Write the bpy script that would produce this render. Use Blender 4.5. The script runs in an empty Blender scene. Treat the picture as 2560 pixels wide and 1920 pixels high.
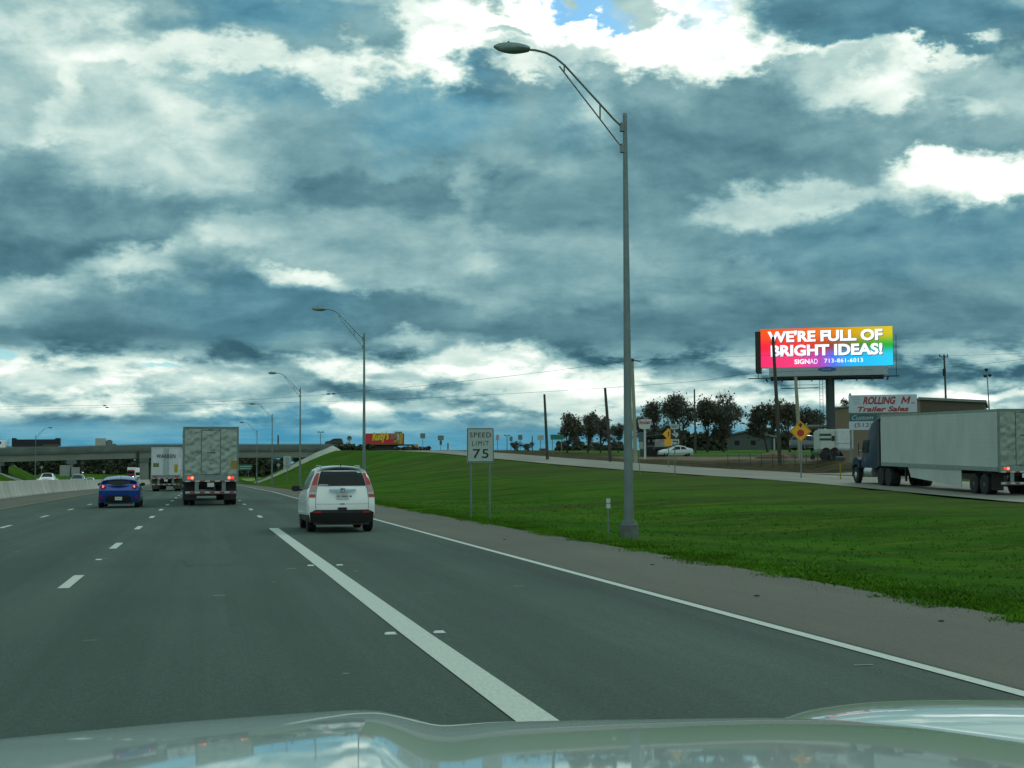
import bpy, bmesh, math, random
from mathutils import Vector, Matrix, Euler
random.seed(7)
S = bpy.context.scene
COL = S.collection
R = math.radians
PI = math.pi
# ------------------------------------------------------------------ camera
FPX = 3600.0            # focal length in pixels of a 2560 wide frame
YAW, PITCH, ROLL = R(12.0), R(3.51), R(0.28)
CAMZ = 1.5
Fv = Vector((math.sin(YAW)*math.cos(PITCH), math.cos(YAW)*math.cos(PITCH), math.sin(PITCH)))
R0 = Vector((math.cos(YAW), -math.sin(YAW), 0))
U0 = R0.cross(Fv)
Rv = R0*math.cos(ROLL) - U0*math.sin(ROLL)
Uv = U0*math.cos(ROLL) + R0*math.sin(ROLL)
cam_d = bpy.data.cameras.new('camera'); cam = bpy.data.objects.new('camera', cam_d); COL.objects.link(cam)
cam_d.sensor_width = 36; cam_d.lens = 36*FPX/2560; cam_d.clip_start = 0.05; cam_d.clip_end = 20000
m = Matrix((Rv, Uv, -Fv)).transposed().to_4x4(); m.translation = (0, 0, CAMZ)
cam.matrix_world = m
S.camera = cam
def ray(px, py):
    return Fv + Rv*((px-1280)/FPX) - Uv*((py-960)/FPX)
def Pt(px, py, D):                      # point seen at (px,py) at forward distance D
    return Vector((0, 0, CAMZ)) + ray(px, py)*D
def xy(px, D):
    p = Pt(px, 1178, D); return p.x, p.y
def azel(px, py):
    d = ray(px, py).normalized()
    return math.degrees(math.atan2(d.x, d.y)), math.degrees(math.asin(d.z))
# ------------------------------------------------------------------ render / view
S.render.engine = 'CYCLES'
S.cycles.max_bounces = 6; S.cycles.diffuse_bounces = 3; S.cycles.glossy_bounces = 4
S.cycles.transmission_bounces = 4; S.cycles.transparent_max_bounces = 6
S.cycles.sample_clamp_indirect = 4
S.cycles.use_adaptive_sampling = True; S.cycles.adaptive_threshold = 0.015; S.cycles.adaptive_min_samples = 12
S.view_settings.view_transform = 'Standard'; S.view_settings.look = 'None'
S.view_settings.exposure = 0.0; S.view_settings.gamma = 1.0
# ------------------------------------------------------------------ sun
SUN_AZ, SUN_EL = R(48), R(38)
sd = bpy.data.lights.new('sun', 'SUN'); sun = bpy.data.objects.new('sun', sd); COL.objects.link(sun)
sd.energy = 0.75; sd.angle = R(14); sd.color = (0.95, 1.0, 0.92)
sdir = Vector((math.sin(SUN_AZ)*math.cos(SUN_EL), math.cos(SUN_AZ)*math.cos(SUN_EL), math.sin(SUN_EL)))
sun.rotation_euler = sdir.to_track_quat('Z', 'Y').to_euler()
# ------------------------------------------------------------------ world
W = bpy.data.worlds.new("World"); S.world = W; W.use_nodes = True
nt = W.node_tree; nt.nodes.clear(); NL = nt.links
def wn(t, **k):
    n = nt.nodes.new(t)
    for a, b in k.items(): setattr(n, a, b)
    return n
def wset(sock, v):
    if hasattr(v, 'is_output') or isinstance(v, bpy.types.NodeSocket): NL.new(v, sock)
    else: sock.default_value = v
def wm(op, a, b=0.0, c=0.0):
    n = wn('ShaderNodeMath', operation=op)
    wset(n.inputs[0], a); wset(n.inputs[1], b); wset(n.inputs[2], c)
    return n.outputs[0]
def wv(op, a, b=(0, 0, 0)):
    n = wn('ShaderNodeVectorMath', operation=op); wset(n.inputs[0], a); wset(n.inputs[1], b)
    return n
tc = wn('ShaderNodeTexCoord'); sx = wn('ShaderNodeSeparateXYZ'); NL.new(tc.outputs['Generated'], sx.inputs[0])
DX, DY, DZ = sx.outputs
az = wm('MULTIPLY', wm('ARCTAN2', DX, DY), 57.29578)
el = wm('MULTIPLY', wm('ARCSINE', DZ), 57.29578)
zc = wm('ADD', wm('MAXIMUM', DZ, 0.0), 0.075)
pv = wn('ShaderNodeCombineXYZ'); wset(pv.inputs[0], wm('DIVIDE', DX, zc)); wset(pv.inputs[1], wm('DIVIDE', DY, zc)); wset(pv.inputs[2], 0.0)
def noise(scale, detail, rough=0.55, off=(0, 0, 0), lac=2.0, dist=0.0, vec=None):
    a = wv('ADD', vec or pv.outputs[0], off)
    n = wn('ShaderNodeTexNoise'); NL.new(a.outputs[0], n.inputs['Vector'])
    n.inputs['Scale'].default_value = scale; n.inputs['Detail'].default_value = detail
    n.inputs['Roughness'].default_value = rough; n.inputs['Lacunarity'].default_value = lac
    n.inputs['Distortion'].default_value = dist
    return n
# angle-space coordinates, squeezed near the horizon
av = wn('ShaderNodeCombineXYZ'); wset(av.inputs[0], wm('MULTIPLY', az, 0.1)); wset(av.inputs[1], wm('MULTIPLY', el, 0.17)); wset(av.inputs[2], 0.0)
amp = wm('MULTIPLY', wm('ADD', wm('MAXIMUM', el, 0.0), 3.0), 0.13)
n1 = noise(1.1, 5, 0.6, (3.1, 1.7, 0.2), vec=av.outputs[0])
n1b = noise(4.5, 9, 0.60, (1.3, 8.7, 0.5), vec=av.outputs[0])
w1 = wv('SUBTRACT', n1.outputs['Color'], (0.5, 0.5, 0.5)); w2 = wv('SUBTRACT', n1b.outputs['Color'], (0.5, 0.5, 0.5))
s1 = wv('SCALE', w1.outputs[0]); wset(s1.inputs['Scale'], wm('MULTIPLY', amp, 1.6))
s2 = wv('SCALE', w2.outputs[0]); wset(s2.inputs['Scale'], wm('MULTIPLY', amp, 1.6))
q0 = wn('ShaderNodeCombineXYZ'); wset(q0.inputs[0], az); wset(q0.inputs[1], el); wset(q0.inputs[2], 0.0)
q1 = wv('ADD', q0.outputs[0], s1.outputs[0]); q2 = wv('ADD', q1.outputs[0], s2.outputs[0])
Q = wv('MULTIPLY', q2.outputs[0], (1, 1, 0)).outputs[0]
def blob(B, cx, cy, rx, ry, val, soft=0.5):
    a, e = azel(cx, cy)
    kx, ky = 62.8/rx, 62.8/ry
    d = wv('MULTIPLY_ADD', Q, (kx, ky, 0)); d.inputs[2].default_value = (-a*kx, -e*ky, 0)
    l = wv('LENGTH', d.outputs[0]).outputs['Value']
    mr = wn('ShaderNodeMapRange', interpolation_type='SMOOTHSTEP')
    wset(mr.inputs[0], l); mr.inputs[1].default_value = 1.0+soft*.84; mr.inputs[2].default_value = 1.0-soft*.84
    mr.inputs[3].default_value = 0; mr.inputs[4].default_value = 1
    mx = wn('ShaderNodeMix', data_type='FLOAT')
    wset(mx.inputs[0], mr.outputs[0]); wset(mx.inputs[2], B); wset(mx.inputs[3], val)
    return mx.outputs[0]
CL = [ # brightness of the cloud deck, painted far to near: centre, radii, value, softness
 (200,60,700,120,.60,.6),(1300,60,900,160,.62,.6),(400,250,600,200,.60,.7),(1200,380,700,260,.43,.7),
 (2200,280,500,260,.55,.7),(1900,720,900,260,.33,.6),(500,620,700,220,.42,.6),
 (330,118,400,70,.86,.8),(250,128,70,22,.97,.8),(520,88,120,34,.86,.7),(680,30,300,62,.40,.6),(830,78,200,50,.45,.6),
 (800,165,340,40,.82,.8),(480,215,260,38,.42,.8),(600,225,110,26,.34,.8),
 (950,190,190,38,1.0,.5),(1120,120,95,120,1.25,.5),(1060,60,60,40,.9,.6),
 (1340,40,150,48,1.35,.4),(1480,90,230,55,1.4,.4),(1700,110,230,75,1.45,.4),(1775,165,80,45,1.3,.5),(1830,70,90,95,1.25,.5),
 (1400,150,150,45,.68,.6),(1240,85,60,18,.62,.6),(1300,165,60,25,.95,.7),
 (2060,88,110,45,1.35,.5),(2200,25,330,70,.30,.4),(2470,90,230,75,.31,.45),(2290,140,95,32,1.1,.6),(2380,140,70,25,.9,.7),
 (2120,165,120,50,.68,.6),(2230,215,140,42,.96,.7),(2480,210,130,70,.55,.6),(2420,260,70,22,.78,.7),
 (180,215,30,55,.95,.7),(150,290,42,55,.98,.6),(120,330,60,40,.85,.8),(30,180,80,60,.62,.8),(60,420,210,60,.36,.6),
 (400,300,260,120,.74,.8),(500,285,90,32,.80,.8),(470,420,220,70,.62,.8),
 (1060,290,200,100,.44,.5),(1180,230,90,60,.34,.6),(880,300,240,90,.40,.7),(1010,370,300,110,.42,.6),
 (1480,310,70,65,.74,.8),(1650,290,170,100,.42,.6),(1870,260,130,75,.35,.5),(1800,400,380,120,.30,.5),(2350,360,300,90,.42,.6),(2450,400,200,50,.36,.6),
 (1000,500,330,72,.29,.45),(1180,480,40,45,.55,.7),(1430,500,260,65,.31,.5),
 (2430,465,190,62,1.3,.45),(2330,440,70,36,1.15,.6),(2060,520,260,34,.62,.7),(1835,525,85,42,.66,.7),(2400,600,330,75,.34,.5),
 (150,610,330,95,.23,.45),(250,540,230,60,.36,.7),(40,480,160,60,.33,.6),
 (600,615,130,55,.70,.6),(390,680,170,45,.72,.6),(520,680,90,55,.42,.6),(110,748,155,58,.64,.4),(20,800,110,35,.5,.6),
 (1180,660,180,90,.52,.7),(1210,645,60,40,.82,.8),(880,600,240,60,.45,.7),(950,700,240,70,.5,.7),(735,712,95,32,.90,.5),(850,745,90,28,.66,.7),
 (410,775,320,70,.30,.5),(610,760,130,65,.27,.5),(330,850,420,46,.25,.45),(900,775,260,42,.26,.5),(1120,825,300,55,.27,.5),(650,890,340,32,.29,.5),(1000,892,260,26,.29,.6),
 (1035,840,90,20,.66,.8),(1200,858,120,16,.62,.8),
 (1450,690,260,100,.42,.6),(1850,690,110,40,.42,.35),(1500,850,320,46,.27,.5),(2000,820,600,60,.28,.6),
 (600,950,1500,58,.66,.5),(60,945,100,42,.92,.6),(230,955,70,30,.9,.6),(280,980,50,22,.95,.6),(440,935,120,34,.88,.6),(560,960,100,28,.9,.6),
 (400,917,60,9,.80,.6),(1290,905,90,34,1.1,.6),(1400,930,90,24,.8,.7),(980,930,160,28,.92,.6),(1150,900,130,30,.95,.6),(850,950,90,24,.8,.7),
 (1000,985,300,22,.45,.6),(820,1012,160,18,.82,.6),(1050,1015,70,16,.78,.6),(120,1010,180,16,.7,.7),(530,1036,80,14,.85,.6),(290,1030,60,12,.75,.6),
 (1560,955,240,22,.86,.7),(1740,990,120,18,.9,.6),(1870,962,80,15,1.05,.7),(1600,1010,150,16,.7,.7),(2300,935,420,28,.33,.5),
 (2200,1005,420,30,.82,.6),(2480,985,110,12,1.1,.6),(2330,1002,80,12,.95,.6),(2430,1005,70,12,.45,.6),
 (1000,1110,2600,70,.36,.35),(240,1075,320,26,.44,.8),(900,1075,140,12,.52,.8),(1480,1045,180,14,.62,.8),(2050,1050,420,26,.5,.7),
]
B = 0.55
for c in CL: B = blob(B, *c)
pf1 = noise(2.6, 7, 0.6, (7.3, 2.2, 0.9), dist=0.25)
pf2 = noise(5.0, 7, 0.62, (2.3, 5.2, 0.1), vec=av.outputs[0])
pf3 = noise(0.9, 4, 0.5, (9.3, 4.2, 0.4))
det = wm('ADD', wm('MULTIPLY', wm('SUBTRACT', pf1.outputs[0], 0.5), 0.50), wm('MULTIPLY', wm('SUBTRACT', pf2.outputs[0], 0.5), 0.42))
det = wm('MULTIPLY', det, wm('ADD', wm('MULTIPLY', B, 0.55), 0.25))
det = wm('ADD', det, 0.03)
B2 = wm('ADD', B, wm('ADD', det, wm('MULTIPLY', wm('SUBTRACT', pf3.outputs[0], 0.5), 0.12)))
def mrange(x, a, b, c, d, smooth=True):
    n = wn('ShaderNodeMapRange'); n.interpolation_type = 'SMOOTHSTEP' if smooth else 'LINEAR'
    wset(n.inputs[0], x); n.inputs[1].default_value = a; n.inputs[2].default_value = b; n.inputs[3].default_value = c; n.inputs[4].default_value = d
    return n.outputs[0]
# broken cumulus low over the horizon: lit tops, grey bases
lv = wn('ShaderNodeCombineXYZ'); wset(lv.inputs[0], wm('MULTIPLY', az, 0.30)); wset(lv.inputs[1], wm('MULTIPLY', el, 0.80)); wset(lv.inputs[2], 0.4)
c1 = noise(1.0, 8, 0.55, (4.4, 1.2, 0.0), vec=lv.outputs[0], dist=0.15); c2 = noise(1.0, 8, 0.55, (4.4, 1.42, 0.0), vec=lv.outputs[0], dist=0.15)
relief = wm('SUBTRACT', c1.outputs[0], c2.outputs[0])
low = wm('MULTIPLY', mrange(el, 1.5, 2.5, 0, 1), mrange(el, 5.6, 4.2, 0, 1))
puff = wm('ADD', wm('MULTIPLY', mrange(c1.outputs[0], .43, .58, -.17, .22), 1.0), wm('MULTIPLY', relief, 0.75))
B2 = wm('ADD', B2, wm('MULTIPLY', puff, low)); B2 = wm('MAXIMUM', B2, .1)
# billow relief over the high deck: the same field sampled towards the sun gives lit and shaded flanks
h1 = noise(2.4, 9, 0.56, (1.4, 6.2, 0.0), vec=av.outputs[0], dist=0.3); h2 = noise(2.4, 9, 0.56, (1.36, 6.10, 0.0), vec=av.outputs[0], dist=0.3)
hr = wm('MULTIPLY', wm('SUBTRACT', h2.outputs[0], h1.outputs[0]), 0.62)
B2 = wm('ADD', B2, wm('MULTIPLY', wm('MULTIPLY', hr, wm('ADD', B, 0.3)), mrange(el, 4.0, 6.5, 0, 1)))
# brighter sky behind the camera and overhead
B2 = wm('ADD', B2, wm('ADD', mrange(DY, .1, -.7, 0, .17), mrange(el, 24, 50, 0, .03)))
BL = [(700,1115,1700,55,.95,.45),(1900,1100,500,40,.7,.6),(1060,290,190,100,.6,.6),(640,215,220,40,.45,.8),(720,30,260,50,.5,.7),(2300,40,400,70,.35,.7),
      (880,1040,400,26,.8,.6),(1500,900,900,140,.12,.8),(2400,600,500,90,.3,.8),(640,770,250,60,.3,.7),(1400,300,80,80,.3,.8)]
BB = 0.12
for c in BL: BB = blob(BB, *c)
HO = [(1500,12,110,26,1,.5),(1770,45,70,16,.55,.6),(400,917,50,6,.8,.5),(8,885,30,8,.8,.5),(1800,10,90,14,.35,.7)]
HH = 0.0
for c in HO: HH = blob(HH, *c)
def ramp(fac, stops):
    r = wn('ShaderNodeValToRGB'); wset(r.inputs[0], fac); e = r.color_ramp.elements
    while len(e) < len(stops): e.new(0.5)
    for i, (p, c) in enumerate(stops): e[i].position = p; e[i].color = (*c, 1)
    return r.outputs[0]
def lin(c): return tuple(((x/255)/12.92 if x/255 < .04045 else ((x/255+.055)/1.055)**2.4) for x in c)
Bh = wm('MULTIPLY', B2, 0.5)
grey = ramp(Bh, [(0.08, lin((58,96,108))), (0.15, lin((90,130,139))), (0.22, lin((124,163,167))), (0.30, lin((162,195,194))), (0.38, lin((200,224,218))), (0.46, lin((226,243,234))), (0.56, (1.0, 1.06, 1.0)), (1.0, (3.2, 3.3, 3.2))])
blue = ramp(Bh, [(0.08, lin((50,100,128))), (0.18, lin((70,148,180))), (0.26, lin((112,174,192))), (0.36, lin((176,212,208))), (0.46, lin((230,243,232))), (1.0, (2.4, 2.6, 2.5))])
def wmix(f, a, b):
    n = wn('ShaderNodeMix', data_type='RGBA'); wset(n.inputs[0], f); wset(n.inputs[6], a); wset(n.inputs[7], b); return n.outputs[2]
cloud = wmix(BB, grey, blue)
sky = wn('ShaderNodeTexSky', sky_type='NISHITA'); sky.sun_disc = False; sky.sun_elevation = SUN_EL; sky.sun_rotation = SUN_AZ
sk = wv('SCALE', sky.outputs[0]); sk.inputs['Scale'].default_value = 0.11
skyc = wv('MULTIPLY', sk.outputs[0], (0.55, 0.98, 1.12)).outputs[0]
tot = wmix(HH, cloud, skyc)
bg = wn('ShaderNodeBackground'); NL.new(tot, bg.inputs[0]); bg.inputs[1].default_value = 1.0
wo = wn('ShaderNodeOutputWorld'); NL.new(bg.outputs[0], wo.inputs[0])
W.cycles.sampling_method = 'MANUAL'; W.cycles.sample_map_resolution = 256

# ------------------------------------------------------------------ materials
MATS = {}
def mat(name, col, rough=0.6, metal=0.0, var=0.12, nscale=3.0, bump=0.0, bscale=20, coat=0.0, emit=None, estr=1.0, ior=None, spec=None, stretch=(1, 1, 1), trans=0.0):
    if name in MATS: return MATS[name]
    M = bpy.data.materials.new(name); M.use_nodes = True; t = M.node_tree; b = t.nodes['Principled BSDF']
    b.inputs['Roughness'].default_value = rough; b.inputs['Metallic'].default_value = metal
    b.inputs['Coat Weight'].default_value = coat; b.inputs['Coat Roughness'].default_value = 0.03
    if spec is not None: b.inputs['Specular IOR Level'].default_value = spec
    b.inputs['Base Color'].default_value = (*col, 1)
    if trans: b.inputs['Transmission Weight'].default_value = trans
    co = t.nodes.new('ShaderNodeTexCoord'); mp = t.nodes.new('ShaderNodeMapping'); mp.inputs['Scale'].default_value = stretch
    t.links.new(co.outputs['Object'], mp.inputs[0])
    if var > 0:
        n = t.nodes.new('ShaderNodeTexNoise'); n.inputs['Scale'].default_value = nscale; n.inputs['Detail'].default_value = 6; n.inputs['Roughness'].default_value = .65
        t.links.new(mp.outputs[0], n.inputs['Vector'])
        r = t.nodes.new('ShaderNodeValToRGB'); r.color_ramp.elements[0].position = .3; r.color_ramp.elements[1].position = .7
        r.color_ramp.elements[0].color = (*[c*(1-var) for c in col], 1); r.color_ramp.elements[1].color = (*[min(1, c*(1+var)) for c in col], 1)
        t.links.new(n.outputs[0], r.inputs[0]); t.links.new(r.outputs[0], b.inputs['Base Color'])
    if bump > 0:
        n = t.nodes.new('ShaderNodeTexNoise'); n.inputs['Scale'].default_value = bscale; n.inputs['Detail'].default_value = 4
        t.links.new(mp.outputs[0], n.inputs['Vector'])
        bp = t.nodes.new('ShaderNodeBump'); bp.inputs['Distance'].default_value = bump; bp.inputs['Strength'].default_value = 1
        t.links.new(n.outputs[0], bp.inputs['Height']); t.links.new(bp.outputs[0], b.inputs['Normal'])
    if emit:
        b.inputs['Emission Color'].default_value = (*emit, 1); b.inputs['Emission Strength'].default_value = estr
    MATS[name] = M
    return M
GALV = mat('galvanised_steel', (.16, .21, .21), .5, .55, .22, 1.2, bump=.001, bscale=30)
CONC = mat('concrete', (.30, .31, .28), .85, 0, .22, .9, bump=.004, bscale=12)
CONCW = mat('weathered_concrete', (.34, .36, .32), .85, 0, .28, .6, bump=.004, bscale=9, stretch=(1, 1, .35))
BLACK = mat('black_plastic', (.012, .012, .013), .55, 0, .2)
RUBBER = mat('tyre_rubber', (.010, .010, .011), .8, 0, .3)
GLASS = mat('dark_glass', (.006, .012, .013), .08, 0, 0, spec=.28)
CHROME = mat('chrome', (.62, .66, .68), .12, 1, .05)
STEEL = mat('trailer_steel', (.33, .37, .37), .38, .8, .2, 2)
ALU = mat('aluminium', (.5, .53, .53), .35, .9, .1)
WHITEP = mat('white_paint', (.78, .84, .84), .35, 0, .05, coat=.6)
BLUEP = mat('blue_paint', (.006, .052, .30), .35, .25, .06, coat=.8)
DKBLUE = mat('dark_blue_paint', (.005, .026, .052), .55, .0, .1, coat=.08, spec=.2)
SILVERP = mat('silver_paint', (.42, .47, .48), .3, .5, .06, coat=.7)
GREYP = mat('grey_paint', (.09, .11, .12), .35, .3, .08, coat=.6)
REDL = mat('red_lens', (.35, .012, .010), .2, 0, 0, coat=.5)
REDLIT = mat('red_lamp_lit', (.5, .02, .02), .3, 0, 0, emit=(1.0, .05, .03), estr=1.0)
REDHOT = mat('red_lamp_bright', (.6, .1, .06), .3, 0, 0, emit=(1.0, .22, .12), estr=1.6)
CLEARL = mat('clear_lens', (.45, .45, .44), .2, 0, 0, coat=.5)
HEADL = mat('headlamp_lit', (.8, .8, .7), .3, 0, 0, emit=(1.0, .95, .7), estr=5)
PLATE = mat('plate_white', (.5, .55, .56), .5, 0, .15, 30)
SIGNW = mat('sign_white', (.34, .42, .41), .55, 0, .06, 4)
SIGNBK = mat('sign_black', (.012, .02, .02), .6, 0, 0)
SIGNY = mat('sign_yellow', (.72, .34, .008), .5, 0, .06, 3)
SIGNR = mat('sign_red', (.36, .018, .02), .5, 0, .08, 3)
SIGNG = mat('sign_green', (.008, .16, .10), .5, 0, .08, 2)
SIGNBACK = mat('sign_back', (.20, .22, .20), .5, .4, .1)
WOOD = mat('pole_wood', (.055, .050, .040), .9, 0, .3, 3, bump=.006, bscale=8, stretch=(4, 4, .4))
TANPOLE = mat('tan_pole', (.26, .26, .19), .8, 0, .15, 2)
BARK = mat('bark', (.040, .036, .028), .95, 0, .3, 6, bump=.01, bscale=10)
LEAF = mat('leaf_olive', (.075, .070, .042), .8, 0, .5, .8)
LEAFD = mat('leaf_dark', (.046, .056, .034), .8, 0, .5, .8)
TWIG = mat('twig_brown', (.10, .09, .075), .9, 0, .4, 1.2)
BIRD = mat('cable_black', (.01, .012, .014), .7, 0, 0)

# ------------------------------------------------------------------ mesh builder
class MB:
    def __init__(s): s.v = []; s.f = []
    def add(s, vs, fs):
        o = len(s.v); s.v += [tuple(v) for v in vs]; s.f += [tuple(i+o for i in f) for f in fs]; return s
    def box(s, x0, x1, y0, y1, z0, z1, M=None):
        vs = [Vector((x, y, z)) for z in (z0, z1) for y in (y0, y1) for x in (x0, x1)]
        if M: vs = [M @ v for v in vs]
        return s.add(vs, [(0, 2, 3, 1), (4, 5, 7, 6), (0, 1, 5, 4), (2, 6, 7, 3), (0, 4, 6, 2), (1, 3, 7, 5)])
    def cbox(s, x0, x1, y0, y1, z0, z1, c=.02):      # box with chamfered edges
        b = bmesh.new(); bmesh.ops.create_cube(b, size=1)
        for v in b.verts: v.co = Vector(((x0+x1)/2+v.co.x*(x1-x0), (y0+y1)/2+v.co.y*(y1-y0), (z0+z1)/2+v.co.z*(z1-z0)))
        bmesh.ops.bevel(b, geom=list(b.edges), offset=c, segments=2, affect='EDGES')
        b.verts.index_update(); s.add([v.co for v in b.verts], [[v.index for v in f.verts] for f in b.faces]); b.free(); return s
    def tube(s, pts, rad, n=8, cap=True):
        pts = [Vector(p) for p in pts]; rad = rad if isinstance(rad, (list, tuple)) else [rad]*len(pts)
        o = len(s.v); up = None
        for i, p in enumerate(pts):
            d = (pts[min(i+1, len(pts)-1)]-pts[max(i-1, 0)]).normalized()
            if up is None: up = d.orthogonal().normalized()
            a = (up - d*up.dot(d)); a = a.normalized() if a.length > 1e-6 else d.orthogonal().normalized(); up = a; b = d.cross(a)
            for k in range(n):
                t = 2*PI*k/n; s.v.append(tuple(p+(a*math.cos(t)+b*math.sin(t))*rad[i]))
        for i in range(len(pts)-1):
            for k in range(n):
                s.f.append((o+i*n+k, o+i*n+(k+1) % n, o+(i+1)*n+(k+1) % n, o+(i+1)*n+k))
        if cap:
            s.f.append(tuple(o+k for k in range(n))[::-1]); s.f.append(tuple(o+(len(pts)-1)*n+k for k in range(n)))
        return s
    def lathe(s, prof, n=16, axis='z', c=(0, 0, 0), cap=True):   # prof: (radius, height)
        o = len(s.v)
        for r, h in prof:
            for k in range(n):
                t = 2*PI*k/n; a, b = r*math.cos(t), r*math.sin(t)
                p = {'z': (a, b, h), 'x': (h, a, b), 'y': (a, h, b)}[axis]
                s.v.append((p[0]+c[0], p[1]+c[1], p[2]+c[2]))
        for i in range(len(prof)-1):
            for k in range(n): s.f.append((o+i*n+k, o+i*n+(k+1) % n, o+(i+1)*n+(k+1) % n, o+(i+1)*n+k))
        if cap: s.f.append(tuple(o+k for k in range(n))[::-1]); s.f.append(tuple(o+(len(prof)-1)*n+k for k in range(n)))
        return s
    def prism(s, poly, y0, y1):       # polygon in (x,z) extruded along y
        n = len(poly)
        vs = [(p[0], y0, p[1]) for p in poly]+[(p[0], y1, p[1]) for p in poly]
        return s.add(vs, [tuple(range(n)), tuple(range(2*n-1, n-1, -1))]+[((i+1) % n, i, n+i, n+(i+1) % n) for i in range(n)])
    def prismx(s, poly, x0, x1):      # polygon in (y,z) extruded along x
        n = len(poly)
        vs = [(x0, p[0], p[1]) for p in poly]+[(x1, p[0], p[1]) for p in poly]
        return s.add(vs, [tuple(range(n)), tuple(range(2*n-1, n-1, -1))]+[((i+1) % n, i, n+i, n+(i+1) % n) for i in range(n)])
    def grid(s, G, close=False):
        o = len(s.v); nr, nc = len(G), len(G[0])
        for r in G: s.v += [tuple(p) for p in r]
        for i in range(nr-1):
            for j in range(nc-1): s.f.append((o+i*nc+j, o+i*nc+j+1, o+(i+1)*nc+j+1, o+(i+1)*nc+j))
        return s
    def mesh(s, name, mt, smooth=True, angle=35, weld=True):
        me = bpy.data.meshes.new(name); me.from_pydata(s.v, [], s.f); me.update()
        b = bmesh.new(); b.from_mesh(me)
        if weld and len(s.v) < 60000: bmesh.ops.remove_doubles(b, verts=b.verts, dist=1e-4)
        if len(s.v) < 60000: bmesh.ops.recalc_face_normals(b, faces=b.faces)
        b.to_mesh(me); b.free()
        if smooth:
            me.polygons.foreach_set('use_smooth', [True]*len(me.polygons))
            try: me.set_sharp_from_angle(angle=R(angle))
            except Exception: pass
        if mt: me.materials.append(mt)
        return me
    def build(s, name, mt, parent=None, **k):
        o = bpy.data.objects.new(name, s.mesh(name, mt, **k)); COL.objects.link(o)
        if parent is not None: o.parent = parent
        return o
def thing(name, label, cat, loc=(0, 0, 0), rot=(0, 0, 0), group=None):
    o = bpy.data.objects.new(name, None); COL.objects.link(o); o.empty_display_size = .3
    o.location = loc; o.rotation_euler = rot; return tag(o, label, cat, group)
def tag(o, label, cat, group=None):
    o['label'] = label; o['category'] = cat
    if group: o['group'] = group
    elif 'group' in o: del o['group']
    return o
def struct(o, kind='structure'): o['kind'] = kind; return o
def dup(root, loc, rot=None, label=None, scale=None):
    r = root.copy(); COL.objects.link(r); r.location = loc
    if rot is not None: r.rotation_euler = rot
    if scale: r.scale = scale
    if label: r['label'] = label
    for ch in [c for c in bpy.data.objects if c.parent == root]:
        c = ch.copy(); COL.objects.link(c); c.parent = r
        for g in [d for d in bpy.data.objects if d.parent == ch]:
            d = g.copy(); COL.objects.link(d); d.parent = c
    return r
def text(name, s, w, h, loc, mt, parent, shear=0, bold=0, th=.004, rot=None, space=1.0):
    cu = bpy.data.curves.new('t', 'FONT'); cu.body = s; cu.shear = shear; cu.offset = bold; cu.resolution_u = 4; cu.space_character = space
    ob = bpy.data.objects.new('t', cu); COL.objects.link(ob)
    bpy.context.view_layer.update(); dg = bpy.context.evaluated_depsgraph_get()
    me = bpy.data.meshes.new_from_object(ob.evaluated_get(dg)); bpy.data.objects.remove(ob); bpy.data.curves.remove(cu)
    xs = [v.co.x for v in me.vertices]; ys = [v.co.y for v in me.vertices]
    x0, x1, y0, y1 = min(xs), max(xs), min(ys), max(ys)
    for v in me.vertices:
        x = (v.co.x-(x0+x1)/2)/(x1-x0)*w; z = (v.co.y-(y0+y1)/2)/(y1-y0)*h
        if rot: x, z = x*math.cos(rot)-z*math.sin(rot), x*math.sin(rot)+z*math.cos(rot)
        v.co = Vector((loc[0]+x, loc[1]-th, loc[2]+z))
    me.materials.clear(); me.materials.append(mt); me.name = name
    o = bpy.data.objects.new(name, me); COL.objects.link(o); o.parent = parent
    return o
def interp(T, x):
    if x <= T[0][0]: return T[0][1]
    for (a, b), (c, d) in zip(T, T[1:]):
        if x <= c: return b+(d-b)*(x-a)/(c-a)
    return T[-1][1]
def sst(t): t = max(0, min(1, t)); return t*t*(3-2*t)

# ================================================================== terrain
def road_z(y):
    return interp([(-50, 0), (120, 0), (200, -.28), (280, -.66), (345, -.85), (420, -.8), (520, -.1), (650, 1.2), (900, 4.6), (1300, 11), (1800, 17), (6000, 30)], y)
def front_z(y):
    return interp([(-80, -.3), (40, -.1), (57, .14), (66, .32), (85, .76), (111, 1.24), (132, 1.68), (160, 2.4), (195, 3.4), (247, 4.95), (300, 6.15), (345, 6.9), (390, 7.2), (6000, 7.2)], y)
def xn(y): return interp([(-80, 31.5), (0, 31.8), (50, 33.4), (66, 35.2), (85, 37.2), (100, 38.4), (120, 39), (800, 39)], y)
FW = 11.0
def far_mask(y): return 1-sst((y-388)/50)
def gz(x, y):
    """height of the ground"""
    r = road_z(y)
    if x > 8.0:
        f = front_z(y); n = xn(y)
        end = n-1.5 if y < 220 else interp([(220, n-1.5), (345, 30.0)], y)
        st = interp([(0, 9.0), (200, 9.5), (345, 11.5)], y)
        fm = far_mask(y)
        if x < n+FW+1:
            h = r+(f*fm+r*.3*(1-fm)-r)*(.3*sst((x-st)/(end-st))+.7*max(0, min(1, (x-st)/(end-st))))
            sw = -.32*math.exp(-((x-15)/4.5)**2)*(1-sst((y-60)/120))     # shallow ditch
            h += sw
        else:
            h = (f+1.25*sst((x-n-FW-1)/9)*(1-sst((y-110)/90)))*max(fm, .55+.45*sst((x-70)/40))
        return h
    if x < -30:
        k = sst((-x-38)/20)*sst((y-255)/85)*(1-sst((y-392)/50))
        g = 1.0*sst((-x-34)/40)*(1-k)
        return r+g+(7.2-r)*k
    return r
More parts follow.
